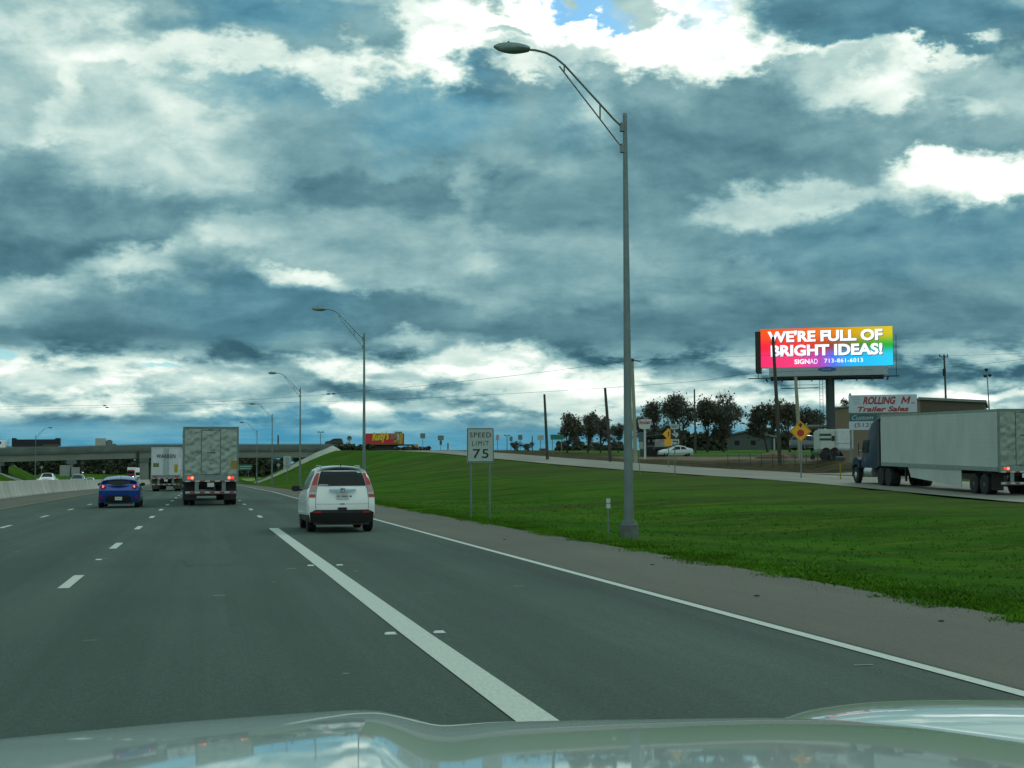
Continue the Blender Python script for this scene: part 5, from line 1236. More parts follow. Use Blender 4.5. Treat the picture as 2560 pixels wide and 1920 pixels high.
b = MB(); b.tube([(-.8, .3, .5), (-.8, .3, zb0-1.2)], .03, 5); b.tube([(-.45, .3, .5), (-.45, .3, zb0-1.2)], .03, 5)
for k in range(22): b.tube([(-.8, .3, .8+k*.42), (-.45, .3, .8+k*.42)], .02, 4, cap=False)
b.build('ladder', CW, bb)
b = MB(); b.box(-5.1, -.9, .2, .9, bz(968.5), bz(967)); b.tube([(-5.1, .25, bz(960)), (-.9, .25, bz(960))], .025, 4); b.tube([(-5.1, .25, bz(968)), (-5.1, .25, zb0-1.3)], .025, 4); b.tube([(-3, .25, bz(968)), (-3, .25, zb0-1.3)], .025, 4); b.build('lower_platform', CW, bb)

# ================================================================== trailer sales sign and shed
D = 128; s_ = D/FPX; x, y = xy(2210, D); zg = gz(x, y)
t = thing('dealer_sign', 'white ROLLING M Trailer Sales sign board behind the blue truck', 'shop sign', (x, y, zg), (0, 0, R(-24)))
def dz(py): return hz(2210, py, D)-zg
def dxm(px): return (px-2210)*s_
DW = mat('dealer_white', (.40, .50, .56), .5, 0, .05)
m1 = board(t, 'upper_panel', dxm(2127), dxm(2293), dz(1031), dz(986.5), DW, th=.15)
RED2 = mat('dealer_red', (.30, .02, .03), .6, 0, 0)
text('headline_text', 'ROLLING', 80*s_, 19*s_, (dxm(2202), -.17, dz(1000.5)), RED2, m1, shear=.28, bold=.035)
mc, mw, mh, mz0 = dxm(2266), 9.5*s_, 18*s_, dz(1009.5)
def mp_(u, v): return (mc+mw*(u*2-1)+.28*(v-.5)*mh, mz0+v*mh)
MB().prism([mp_(*q) for q in ((0, 0), (.20, 0), (.20, .62), (.5, .12), (.80, .62), (.80, 0), (1, 0), (1, 1), (.82, 1), (.5, .45), (.18, 1), (0, 1))], -.17, -.151).build('headline_letter', RED2, m1)
text('small_text', 'INC', 9*s_, 4*s_, (dxm(2284), -.17, dz(1007.5)), RED2, m1, bold=.01)
text('second_line_text', 'Trailer Sales', 124*s_, 13*s_, (dxm(2211), -.17, dz(1022)), RED2, m1, shear=.25, bold=.03)
for k in range(4): MB().box(dxm(2134+k*2), dxm(2157-k*1), -.165, -.151, dz(992.6+k*5.2), dz(992.0+k*5.2)).build('speed_line', mat('line_grey', (.10, .14, .15), .6), m1)
m2 = board(t, 'green_panel', dxm(2129), dxm(2196), dz(1051.5), dz(1034.5), mat('dealer_green', (.012, .10, .10), .5), th=.15)
text('script_text', 'Custom', 52*s_, 11*s_, (dxm(2160), -.17, dz(1043)), DW, m2, shear=.4, bold=.0)
m3 = board(t, 'phone_panel', dxm(2127), dxm(2196), dz(1074), dz(1052.5), DW, th=.15)
text('phone_text', '(512)', 42*s_, 13*s_, (dxm(2161.5), -.17, dz(1063)), mat('phone_ink', (.14, .06, .10), .6), m3, bold=.005)
for px in (2131, 2190, 2288): MB().box(dxm(px)-.09, dxm(px)+.09, .01, .2, -.4, dz(981.5 if px == 2131 else 990)).build('post', GALV, t)
D = 176; s_ = D/FPX; x, y = xy(2087, D); zg = gz(x, y)
t = thing('metal_shed', 'long tan metal building with a low sloping roof behind the dealer sign', 'building', (x, y, zg-.3), (0, 0, R(-31)))
ztl, ztr = hz(2087, 1016, D)-zg, hz(2432, 1006, D)-zg
Ls = 360*s_; pk = 150*s_
TAN = mat('shed_tan', (.20, .165, .11), .7, 0, .08, 1, stretch=(8, 8, .1))
zr1 = hz(2294, 996, D)-zg
ztl2 = ztl
b = MB().prism([(0, 0), (205*s_*1.02, 0), (205*s_*1.02, zr1), (0, ztl2)], 0, 16); b.build('wall', TAN, t)
b = MB().prism([(205*s_*1.02, 0), (Ls, 0), (Ls, ztr), (205*s_*1.02, zr1+.0)], .0, 16); b.build('wall', mat('shed_brown', (.095, .085, .06), .8, 0, .1), t)
b = MB().prism([(205*s_*1.02-.2, zr1+.02), (Ls+.2, ztr+.02), (Ls+.2, ztr+.32), (205*s_*1.02-.2, zr1+.32)], -.3, 16.3); b.prism([(-.2, ztl2+.02), (205*s_, zr1+.02), (205*s_, zr1+.2), (-.2, ztl2+.2)], -.2, 16.3); b.build('roof', mat('shed_roof', (.20, .25, .24), .6, .3, .1), t)
MB().box(-4.2, 0, 1, 10, hz(2087, 1054, D)-zg-.25, hz(2087, 1054, D)-zg).build('lean_to_roof', SIGNBACK, t); MB().box(-4.1, -4.0, 1, 1.1, 0, hz(2087, 1054, D)-zg-.25).build('lean_to_post', GALV, t)
# house with low gable
D = 318; s_ = D/FPX; x, y = xy(1868, D); zg = hz(1868, 1124, D)
t = thing('house', 'low grey house with a shallow gable roof between the tree clumps', 'building', (x, y, zg), (0, 0, R(-18)))
HG = mat('house_grey', (.065, .085, .078), .8, 0, .12, .5, stretch=(1, 1, 3)); hh = hz(1868, 1094, D)-zg; ha = hz(1868, 1079, D)-zg
MB().prism([(-70*s_, -1), (72*s_, -1), (72*s_, hh), (-3*s_, ha-.2), (-70*s_, hh)], 0, 14).build('wall', HG, t)
b = MB().prism([(-82*s_, hh-.25), (-3*s_, ha-.05), (79*s_, hh-.15), (79*s_, hh+.25), (-3*s_, ha+.3), (-82*s_, hh+.1)], -.6, 14.6); b.build('roof', mat('roof_slate', (.14, .18, .19), .6, .2, .15), t)
MB().box(60*s_, 64*s_, -.05, 0, 0, 2.1).build('door', SIGNBK, t); MB().box(66*s_, 69*s_, -.5, -.2, -.5, hh-.2).build('porch_post', SIGNW, t)
for k in (-30, 10): MB().box(k*s_, (k+12)*s_, -.04, 0, 1.0, 2.0).build('window', GLASS, t)
# dark shop shed left of the oak
D = 215; s_ = D/FPX; x, y = xy(1640, D); zg = hz(1640, 1137, D)
t = thing('shed', 'dark open shed with two white squares behind the fuel sign', 'building', (x, y, zg), (0, 0, R(-12)))
MB().box(-26*s_, 30*s_, 3, 9, -1, 44*s_).build('wall', mat('shed_dark', (.025, .03, .03), .8, 0, .3, .6), t)
MB().prism([(-30*s_, 44*s_), (33*s_, 52*s_), (33*s_, 55*s_), (-30*s_, 47*s_)], 0, 9.5).build('roof', mat('shed_darkroof', (.05, .06, .055), .7), t)
for k in (-15, -3): MB().box(k*s_, (k+5)*s_, 2.9, 3, 33*s_, 39*s_).build('window', SIGNW, t)
MB().box(-20*s_, 20*s_, -1.5, 1.5, 20*s_, 23*s_).build('shelf', GREYP, t)
t = thing('flatbed_trailer', 'low dark flatbed trailer with a pale load parked behind the silver car', 'trailer', (x-.5, y-5, zg+.1), (0, 0, R(-10)))
MB().box(-22*s_, 22*s_, -1, 1, .7, .95).build('deck', BLACK, t); MB().cbox(-18*s_, 14*s_, -.9, .9, .96, 2.1, .05).build('load', mat('load_pale', (.26, .27, .24), .7, 0, .4, .7), t)
for k in (-8, 8):
    for sg in (-1, 1): MB().lathe([(.42, -.12), (.42, .12)], n=14, axis='y', c=(k*s_, sg*.95, .42)).build('wheel', RUBBER, t)
# fuel sign
D = 176; s_ = D/FPX; x, y = xy(1613, D); zg = hz(1613, 1139, D)
t = thing('fuel_sign', 'white shield shaped fuel sign with red lettering on a white pole', 'shop sign', (x, y, zg), (0, 0, R(-10)))
def fz(py): return hz(1613, py, D)-zg
WHS = mat('fuel_white', (.46, .54, .52), .5, 0, .05)
MB().prism([(-17.5*s_, fz(1050)), (-13*s_, fz(1071)), (0, fz(1073.5)), (12*s_, fz(1071)), (17.5*s_, fz(1049)), (8*s_, fz(1047.5)), (-8*s_, fz(1047.5))], -.2, .1).build('sign_panel', WHS, t)
text('sign_lettering', 'Sinclair', 29*s_, 9*s_, (0, -.24, fz(1055.3)), mat('fuel_red', (.40, .03, .03), .6, 0, 0), t, bold=.02)
MB().box(-.12, .12, -.1, .1, -.4, fz(1073)).build('pole', WHS, t)
MB().box(-16*s_, -3*s_, -.1, .05, fz(1102), fz(1080)).build('lower_panel', mat('panel_teal', (.05, .10, .10), .6, 0, .4, 2), t); MB().box(-15*s_, -4*s_, -.1, .05, fz(1122), fz(1104)).build('lower_panel', mat('panel_greywhite', (.22, .28, .29), .6, 0, .2), t)
# white horse trailer, tractors, mailbox, cars in the lot
D = 134; s_ = D/FPX; x, y = xy(2049, D); zg = hz(2049, 1138, D); 
t = thing('horse_trailer', 'white horse trailer with slatted openings parked below the thick column', 'trailer', (x, y, zg), (0, 0, R(-18)))
w1, w2 = 42*s_, 84*s_; hT = (1138-1073)*s_
HW_ = mat('trailer_body_white', (.52, .60, .62), .5, .1, .1)
MB().cbox(0, w1, 0, 5, .45, hT, .12).build('body', mat('trailer_body_cream', (.44, .50, .45), .5, .1, .1), t); MB().cbox(w1+.01, w2, -.12, 5, .45, hT+.02, .15).build('nose', HW_, t)
for k in (0, 1): MB().box(.05, w1*.72, -.03, -.002, hT-.62-k*.42, hT-.42-k*.42).build('slot', mat('slot_dark', (.015, .05, .05), .6), t)
MB().box(w1-.42, w1-.12, -.04, -.002, hT-1.1, hT-.62).build('window', GLASS, t)
MB().box(w1+.1, w2-.1, -.14, -.121, hT-1.34, hT-1.30).build('seam', GREYP, t)
for k in (w1*.4, w1*.9): MB().lathe([(.36, -.1), (.36, .1)], n=16, axis='y', c=(k, .0, .36)).build('wheel', RUBBER, t)
def tractor(px, D, lb, paint, yaw, sc=1.0):
    x, y = xy(px, D); t = thing('garden_tractor', lb, 'tractor', (x, y, hz(px, 1149, D)), (0, 0, yaw)); t.scale = (sc,)*3
    MB().cbox(-.28, .28, .75, 1.9, .6, 1.05, .08).build('hood', paint, t); MB().cbox(-.35, .35, -.1, .75, .45, .8, .06).build('seat_deck', paint, t)
    MB().cbox(-.25, .25, -.1, .15, .8, 1.35, .05).build('seat', BLACK, t); MB().tube([(0, .8, 1.0), (0, .6, 1.25)], .02, 5).build('steering_column', BLACK, t)
    for sg in (-1, 1):
        MB().lathe([(.3, -.15), (.55, -.16), (.6, -.1), (.6, .1), (.55, .16), (.3, .15)], n=18, axis='x', c=(sg*.55, .1, .6)).build('wheel', RUBBER, t)
        MB().lathe([(.2, -.08), (.32, -.09), (.32, .09), (.2, .08)], n=14, axis='x', c=(sg*.42, 1.65, .32)).build('wheel', RUBBER, t)
    return t
tractor(2062, 126, 'small dark green tractor in front of the horse trailer', mat('tractor_green', (.012, .09, .05), .5), R(70), .62)
tractor(2096, 122, 'small black tractor with bright trim right of the green one', mat('tractor_black', (.02, .025, .025), .4, .3), R(40), .6)
D = 100; s_ = D/FPX; t = sign_root('mailbox', 'black mailbox on a short yellow post beside the truck front', 'mailbox', 2101, D, yaw=R(-20)); gzv = t.location.z
zm = hz(2101, 1147, D)-gzv
b = MB().prismx([(-.28, -.14), (.28, -.14), (.28, .04), (.2, .13), (.0, .16), (-.2, .13), (-.28, .04)], -.27, .27); o = b.build('box', SIGNBK, t); o.location = (0, 0, zm)
MB().box(-.04, .04, -.04, .04, -.3, zm-.15).build('post', mat('post_yellow', (.25, .18, .02), .7), t)
x, y = xy(1689, 190)
car_at('sedan', mat('sedan_silver', (.46, .56, .56), .3, .3, .05, coat=.7), 1733, 190, R(82), 'pale silver sedan parked side on under the route marker', z=hz(1689, 1141, 190))
bpy.context.view_layer.update()
car_at('suv', mat('suv_greyblue', (.08, .11, .12), .35, .3, .05, coat=.6), 1985, 168, R(-72), 'grey blue wagon half hidden behind the diamond warning sign', z=hz(2000, 1126, 168), name='suv')
for i in range(1): pass
# wire fence along the lot
t = thing('wire_fence', 'thin wire fence with slim posts below the diamond warning sign', 'fence', (0, 0, 0)); b = MB(); pp = []
for k in range(9):
    px = 1820+k*28; D = 150-k*2.5; x, y = xy(px, D); z = gz(x, y); pp.append((x, y, z)); MB().tube([(x, y, z-.2), (x, y, z+1.25)], .035, 5).build('post', WOOD, t)
for h_ in (.35, .65, .95, 1.2):
    MB().tube([(p[0], p[1], p[2]+h_) for p in pp], .012, 4).build('wire', GALV, t)
# dirt heap
x, y = xy(1942, 166); b = bmesh.new(); bmesh.ops.create_icosphere(b, subdivisions=3, radius=1)
for v in b.verts: v.co = Vector((v.co.x*2.6, v.co.y*1.6, v.co.z*.75))*(1+.18*math.sin(v.co.x*3+v.co.y*5))
me = bpy.data.meshes.new('dirt_heap'); b.to_mesh(me); b.free(); me.materials.append(mat('dirt_orange', (.13, .085, .05), .95, 0, .3)); o = bpy.data.objects.new('dirt_heap', me); COL.objects.link(o); o.location = (x, y, gz(x, y)); tag(o, 'low reddish dirt heap left of the dark pole foot', 'dirt heap')
# driveway joining the frontage road
dv = [(xn(y)+FW-.5+k, y+0, 0) for y in (96, 108) for k in (0, 12)]
g = []
for i in range(9):
    xx = 48.6+i*2.0; fl = 4.5*math.exp(-i*.8)
    g.append([(xx, yy, gz(xx, yy)+.05+(.03 if i else 0)) for yy in [98-fl+(10+2*fl)*k/6 for k in range(7)]])
struct(MB().grid(g).build('driveway', FRNT, weld=False))

# ================================================================== utility poles and wires
def upole(px_t, py_t, px_b, py_b, D, wpx, mt_, lb, cross=None, cat='utility pole', dz_=0):
    A = Pt(px_b, py_b, D); T = Pt(px_t, py_t, D); T.y = A.y+.2
    t = thing('utility_pole', lb, cat, A); r_ = wpx*D/FPX/2; d = T-A
    MB().tube([Vector((0, 0, -.6)), d*.5, d], [r_*1.15, r_, r_*.8], 10).build('pole', mt_, t)
    return t, d, D/FPX
t, d, s_ = upole(1363.7, 985, 1368.5, 1137, 190, 7, WOOD, 'bare dark wooden pole just right of the green road name sign')
t, d, s_ = upole(1516, 969, 1526, 1141, 165, 8, WOOD, 'leaning dark wooden pole with a small lamp arm on its left')
a = d*.57; MB().tube([a, a+Vector((-12*s_, 0, 5*s_)), a+Vector((-24*s_, 0, -3*s_*2.5))], .03, 5).build('lamp_arm', GALV, t)
MB().lathe([(.15, -.1), (.16, .05), (.05, .14)], n=10, c=(a.x-24*s_, a.y, a.z-9*s_)).build('lamp', BIRD, t)
t, d, s_ = upole(1586, 899, 1589, 1143, 150, 9, TANPOLE, 'thick tan pole directly right of the nearest lamp post')
MB().tube([d+Vector((-6*s_, 0, -2*s_)), d+Vector((0, 0, 0)), d+Vector((22*s_, 0, -3*s_))], .05, 6).build('top_bracket', WOOD, t); MB().lathe([(.2, -.1), (.2, .15)], n=10, c=tuple(d)).build('cap', WOOD, t)
t, d, s_ = upole(1740, 972, 1739, 1128, 245, 4.5, WOOD, 'thin dark pole standing inside the big oak clump')
t, d, s_ = upole(1941, 850, 1950, 1146, 140, 9, WOOD, 'dark wooden pole standing in front of the rainbow billboard')
for k in (-1, 1): MB().tube([d+Vector((0, 0, -.35)), d+Vector((k*9*s_, 0, -.12))], .03, 5).build('cross_arm', WOOD, t); 
MB().lathe([(.12, .0), (.16, .1), (.1, .4)], n=10, c=tuple(d)).build('insulator', BIRD, t)
t, d, s_ = upole(1995, 941, 2001, 1137, 151, 9.5, TANPOLE, 'tan pole rising behind the diamond warning sign up to the billboard')
t, d, s_ = upole(2368, 885, 2368, 1080, 182, 5, WOOD, 'dark pole with a crossarm above the tan shed roof')
MB().box(d.x-15*s_, d.x+9*s_, -.06, .06, d.z-7*s_, d.z-5*s_).build('cross_arm', WOOD, t); MB().lathe([(.2, -.5), (.2, .4)], n=10, c=(d.x-2.6*s_, 0, d.z-44*s_)).build('transformer', BIRD, t)
MB().tube([d+Vector((-8*s_, 0, -6*s_)), d+Vector((0, 0, -15*s_))], .03, 5).build('arm_brace', WOOD, t)
for k in (-14, 7): MB().lathe([(.06, 0), (.08, .1), (.04, .3)], n=8, c=(d.x+k*s_, 0, d.z-5*s_)).build('insulator', BIRD, t)
D = 172; A = Pt(2477, 1080, D); T = Pt(2472, 940, D); t = thing('light_pole', 'thin pole with three dark floodlights above the white trailer on the right', 'light pole', A); d = T-A; d.y = 0; s_ = D/FPX
MB().tube([Vector((0, 0, -1)), d], [.10, .06], 8).build('pole', GALV, t); MB().tube([d, d+Vector((-.05, 0, .75))], .04, 6).build('mast', GALV, t)
for ox, oz in ((-.10, .75), (-.28, 0), (.35, .08)): MB().lathe([(.10, -.15), (.20, -.05), (.20, .14), (.1, .2)], n=12, c=(d.x+ox, 0, d.z+oz)).build('floodlight', BIRD, t)
def wire(pts, rad, lb, beads=()):
    P_ = [Pt(*p) for p in pts]; Q_ = []
    for i in range(len(P_)-1):
        for k in range(8):
            t_ = k/8; p0 = P_[max(i-1, 0)]; p1 = P_[i]; p2 = P_[i+1]; p3 = P_[min(i+2, len(P_)-1)]
            Q_.append(.5*((2*p1)+(-p0+p2)*t_+(2*p0-5*p1+4*p2-p3)*t_*t_+(-p0+3*p1-3*p2+p3)*t_**3))
    Q_.append(P_[-1])
    t = thing('overhead_cable', lb, 'power line', tuple(Q_[0])); o = Q_[0]
    MB().tube([q-o for q in Q_], rad, 4).build('cable', BIRD, t)
    for p in beads:
        c_ = Pt(*p)-o; b = MB().lathe([(.03, -.35), (.10, -.2), (.10, .15), (.03, .3)], n=8, axis='x', c=tuple(c_)); b.build('cable_spacer', BIRD, t)
wire([(-350, 1022, 320), (0, 1017, 290), (300, 1012, 260), (600, 1001, 232), (940, 975, 200), (1240, 944, 175), (1586, 901, 150)], .020, 'upper overhead cable from the far left up to the thick tan pole', [(822, 985, 211), (834, 984.5, 210), (262, 1014, 264)])
wire([(-350, 1027, 320), (0, 1023.5, 290), (300, 1017.5, 262), (600, 1009.5, 238), (940, 1000, 212), (1240, 986, 190), (1516, 969.5, 165), (1740, 953, 158), (1941, 930, 140), (2368, 918, 182), (2700, 880, 170)], .018, 'lower overhead cable passing the leaning wooden pole', [(268, 1018.5, 264)])
wire([(1586, 901, 150), (1740, 896, 148), (1941, 889, 140), (2368, 889, 182), (2700, 878, 175)], .014, 'overhead cable from the tan pole behind the billboard to the crossarm pole')

# ================================================================== trees
def tree(name, px, D, ybase, ytop, wpx, lb, seed, leaf=LEAF, dens=1.0, bare=.5, group=None, multi=1, trunk_h=.14):
    r_ = random.Random(seed); x, y = xy(px, D); zb_ = hz(px, ybase, D); H = (ybase-ytop)*D/FPX; Wd = wpx*D/FPX/2
    t = thing(name, lb, 'tree', (x, y, zb_), (0, 0, 0), group)
    tr = MB(); cr = MB(); tips = []
    def grow(p, d, l, rad, lev):
        n = 3; pts = [p]; q = p.copy(); dd = d.copy()
        for i in range(n):
            dd = (dd+Vector((r_.gauss(0, .13), r_.gauss(0, .13), r_.gauss(.03, .08)))).normalized(); q = q+dd*l/n; pts.append(q.copy())
        tr.tube(pts, [rad, rad*.85, rad*.72, rad*.6], 6 if lev < 2 else 4, cap=False)
        if lev >= 4 or rad < .012: tips.append((q, dd)); return
        k = 3 if lev < 3 else 3
        for i in range(k):
            a = r_.uniform(0, 2*PI); sp = r_.uniform(.35, .85)
            o_ = dd.orthogonal().normalized(); o_ = Matrix.Rotation(a, 3, dd) @ o_
            nd = (dd*math.cos(sp)+o_*math.sin(sp)+Vector((0, 0, .12))).normalized()
            grow(pts[-1] if i else pts[-2].lerp(pts[-1], .5), nd, l*r_.uniform(.62, .85), rad*.58, lev+1)
        tips.append((q, dd))
        if lev >= 1: tips.append((pts[1].copy(), Vector((d.x, d.y, -.1)).normalized()))
    for k in range(multi):
        off = Vector((r_.uniform(-.3, .3)*Wd*(multi > 1), r_.uniform(-1, 1)*(multi > 1), 0))
        grow(off-Vector((0, 0, .5)), Vector((r_.gauss(0, .12), r_.gauss(0, .1), 1)).normalized(), H*trunk_h+.5, max(.12, H*.028), 0)
    # scale crown to the wanted outline
    mx = max(max(abs(p.x) for p, _ in tips), .1); mz = max(p.z for p, _ in tips); kx, kz = Wd/mx*.98, H/mz*.97
    def fit(v): f = min(1, max(0, v[2]/(H*.3))); return (v[0]*(1+(kx-1)*f), v[1]*(1+(kx-1)*f), v[2]*kz)
    tr.v = [fit(v) for v in tr.v]; tips = [(Vector(fit(p)), d) for p, d in tips]
    tw = .019*D/100
    for p, d in tips:
        for _ in range(int(15*dens)):         # fine twigs
            dd = (d*.6+Vector((r_.gauss(0, .7), r_.gauss(0, .7), r_.gauss(.15, .6)))).normalized(); l = r_.uniform(.05, .14)*H
            e = p+dd*l; s0 = dd.orthogonal().normalized()*tw
            cr.add([p-s0, p+s0, e], [(0, 1, 2)])
            m_ = p+dd*l*.5; d2 = (dd+Vector((r_.gauss(0, .6), r_.gauss(0, .6), r_.gauss(0, .6)))).normalized(); cr.add([m_-s0*.8, m_+s0*.8, m_+d2*l*.6], [(0, 1, 2)])
    tr.build('trunk', BARK, t, weld=False)
    if cr.f: cr.build('twigs', TWIG, t, weld=False, smooth=False)
    if bare < 1:
        lf = MB()
        ls = .052*D/100*1.1
        for p, d in tips:
            if r_.random() < bare: continue
            for _ in range(int(15*dens)):
                c_ = p+Vector((r_.gauss(0, 1), r_.gauss(0, 1), r_.gauss(0, .8)))*H*.07; a = r_.uniform(0, 2*PI); e = r_.uniform(-1, 1)
                u = Vector((math.cos(a), math.sin(a), e*.5))*ls*r_.uniform(.5, 1.4); w = Vector((-math.sin(a)*e, math.cos(a)*e, 1))*ls*r_.uniform(.5, 1.3)
                lf.add([c_-u-w*.6, c_+u-w, c_+u*.8+w, c_-u*.7+w*.9], [(0, 1, 2, 3)])
        lf.build('crown', leaf, t, weld=False, smooth=False)
    return t
GO = 'bare winter trees along the frontage road'
tree('oak_tree', 1418, 250, 1136, 1038, 62, 'nearly leafless tree left of the leaning pole, leftmost of the big clump', 11, bare=.55, dens=1.2, group=GO)
tree('oak_tree', 1468, 255, 1135, 1036, 70, 'nearly leafless tree just left of the leaning wooden pole', 12, bare=.55, dens=1.2, group=GO)
tree('bare_tree', 1502, 245, 1136, 1048, 50, 'thin bare tree right behind the leaning wooden pole', 13, bare=.8, dens=.9, group=GO)
tree('bare_tree', 1548, 250, 1134, 1060, 54, 'sparse bare tree left of the nearest lamp post', 14, bare=.95, dens=.8, group=GO)
tree('bare_tree', 1640, 262, 1132, 1004, 96, 'tall bare tree above the fuel sign', 15, bare=.8, dens=1.2, group=GO)
tree('oak_tree', 1708, 258, 1132, 990, 110, 'tall dark oak rising behind the route marker', 16, leaf=LEAFD, bare=.35, dens=1.3, group=GO)
tree('oak_tree', 1768, 262, 1130, 998, 100, 'dark oak around the thin pole', 17, leaf=LEAFD, bare=.4, dens=1.3, group=GO)
tree('oak_tree', 1812, 262, 1130, 984, 110, 'tall oak with scattered leaf clumps, right end of the large clump', 18, leaf=LEAFD, bare=.5, dens=1.2, group=GO)
tree('oak_tree', 1922, 262, 1122, 1012, 84, 'round dark oak behind the right side of the low house', 19, leaf=LEAFD, bare=.35, dens=1.3, group=GO)
tree('bare_tree', 1975, 262, 1120, 1000, 84, 'bare tree between the dark wooden pole and the tan pole', 20, bare=.5, dens=1.2, group=GO)
tree('oak_tree', 2030, 265, 1122, 1022, 80, 'dark oak right of the diamond warning sign', 21, leaf=LEAFD, bare=.2, dens=1.2, group=GO)
tree('bare_tree', 2108, 240, 1100, 1000, 80, 'bare tree top behind the tan shed', 22, bare=.6, dens=1.2, group=GO)
for i, (px, w_, yt, lb) in enumerate([(1290, 44, 1103, 'small bare bush on the skyline below the square grey sign'), (1325, 46, 1106, 'small bare bush on the skyline left of the wide pale sign'), (1400, 30, 1112, 'small dark bush below the green road name sign')]):
    tree('bare_bush', px, 285, 1130, yt, w_*.8, lb, 30+i, bare=.98, dens=.3, trunk_h=.12, multi=2, group='small bushes on the skyline')
for i, (pxa, pxb, yt, yb, D, lb) in enumerate([(1395, 1575, 1104, 1137, 300, 'dark scrub behind the bare trees left of the nearest lamp post'), (1605, 1812, 1076, 1127, 300, 'dense dark undergrowth below the tall oaks'), (1880, 2050, 1068, 1115, 345, 'dark undergrowth behind the low house and diamond sign')]):
    A, Bp = Pt(pxa, yb, D), Pt(pxb, yb, D); bx = []
    for k in range(9):
        p, q = A.lerp(Bp, k/9), A.lerp(Bp, (k+1)/9); h_ = (yb-yt)*D/FPX*HB.uniform(.55, 1.0); bx.append((p.x, q.x, p.y-2, p.y+2, A.z-1, A.z+h_))
    tag(leafmass('scrub', bx, LEAFD, 2600, .9, seed=50+i), lb, 'scrub', 'dark scrub under the winter trees')
# ------------------------------------------------------------------ beyond the bridge
GT = 'dark trees seen under the bridge'
for i, (px, D, yb, yt, w_, lb) in enumerate([(28, 520, 1176, 1143, 110, 'dark tree mass under the far left of the bridge'), (105, 560, 1174, 1148, 60, 'low dark tree under the bridge right of the far left lamp pole'), (150, 500, 1173, 1138, 74, 'wide dark tree left of the thin bridge column'),
        (240, 470, 1171, 1138, 52, 'round dark tree under the bridge right of the thin column'), (305, 520, 1166, 1134, 48, 'dark tree under the bridge left of the thick pier'), (640, 430, 1192, 1130, 70, 'dark tree with a leaning trunk under the bridge, right of the green guide sign'), (585, 520, 1180, 1138, 60, 'dark tree behind the green guide sign'), (760, 480, 1172, 1136, 60, 'brown tree under the right end of the bridge')]):
    tree('broad_tree', px, D, yb, yt, w_, lb, 70+i, leaf=LEAFD, bare=0, dens=1.5, group=GT, multi=2)
A = Pt(190, 1178, 640)
g = []
LN = mat('sunlit_grass', (.16, .24, .03), .9, 0, .3, .1)
o = MB().grid([[(x_, y_, road_z(y_)+.25+(.02*(x_-11))) for x_ in (11, 20, 30, 45)] for y_ in (396, 420, 450, 480)]).build('lawn', LN, weld=False); struct(o)
WB = mat('board_dull_white', (.25, .29, .28), .6)
def dist_board(px, D, y0, y1, yb, w_, lb, dia=False):
    x, y = xy(px, D); zb_ = hz(px, yb, D); t = thing('distant_sign', lb, 'road sign', (x, y, zb_)); s_ = D/FPX; a, c_ = hz(px, y1, D)-zb_, hz(px, y0, D)-zb_
    if dia: MB().prism([(-w_/2*s_, (a+c_)/2), (0, a), (w_/2*s_, (a+c_)/2), (0, c_)], -.05, 0).build('sign_panel', WB, t)
    else: board(t, 'sign_panel', -w_/2*s_, w_/2*s_, a, c_, WB, th=.1)
    MB().tube([(0, .1, -1), (0, .1, c_-.3)], .1, 5).build('post', GALV, t)
dist_board(36, 420, 1162, 1172, 1190, 11, 'white diamond sign under the far left of the bridge', True)
dist_board(104, 470, 1164, 1173, 1186, 8, 'small white diamond sign under the bridge, right of the far left lamp', True)
dist_board(162, 330, 1163, 1190, 1197, 24, 'large white board left of the thin bridge column')
dist_board(189, 330, 1168, 1188, 1197, 20, 'wide dull white board right of the thin bridge column')
dist_board(260, 330, 1175, 1184, 1195, 8, 'small white diamond sign above the blue car roof', True)
dist_board(696, 420, 1157, 1168, 1185, 10, 'small pale diamond sign under the right part of the bridge', True)
# opposing traffic
car_at('pickup', WHITEP, 126, 178, PI, 'white pickup truck coming toward the camera in the opposing lanes', z=road_z(178))
car_at('suv', mat('suv_slate', (.10, .14, .14), .35, .3, .05, coat=.6), 198, 196, PI, 'slate grey sport utility coming behind the white pickup', z=road_z(196))
car_at('sedan', WHITEP, 228, 240, PI, 'white sedan following the slate grey vehicle in the opposing lanes', z=road_z(240))
car_at('sedan', SILVERP, 287, 300, PI, 'pale sedan in the opposing lanes hidden behind the blue car roof', z=road_z(300))
car_at('suv', mat('van_dark', (.012, .03, .04), .35, .2, 0, coat=.5), 311, 330, PI, 'dark van in the opposing lanes just above the blue car', z=road_z(330))
car_at('sedan', mat('sedan_pale_lit', (.36, .42, .40), .35, .3, .05, coat=.6), 343, 320, PI, 'pale sedan with lit headlights beside the bridge pier', lights=True, z=road_z(320))
x, y = xy(333, 470); 
def far_truck(px, D, paint, box, lb):
    x, y = xy(px, D); t = thing('box_truck', lb, 'truck', (x, y, road_z(y)), (0, 0, PI))
    MB().cbox(-1.25, 1.25, -12, 0, 1.1, 4.1, .05).build('cargo_box', box, t); MB().cbox(-1.15, 1.15, .2, 2.2, .7, 3.2, .2).build('cab', paint, t)
    MB().cbox(-.95, .95, 2.2, 3.4, .6, 1.9, .2).build('hood', paint, t); MB().box(-.95, .95, 2.2, 2.23, 2.0, 2.8).build('windshield', GLASS, t); MB().box(-.6, .6, 3.4, 3.43, .8, 1.5).build('grille', BLACK, t)
    for sg in (-1, 1):
        for yy in (2.6, -1.5, -10): MB().lathe([(.5, -.15), (.5, .15)], n=12, axis='x', c=(sg*1.05, yy, .5)).build('wheel', RUBBER, t)
        MB().box(sg*.8-.12, sg*.8+.12, 3.4, 3.44, .95, 1.15).build('headlight', HEADL, t)
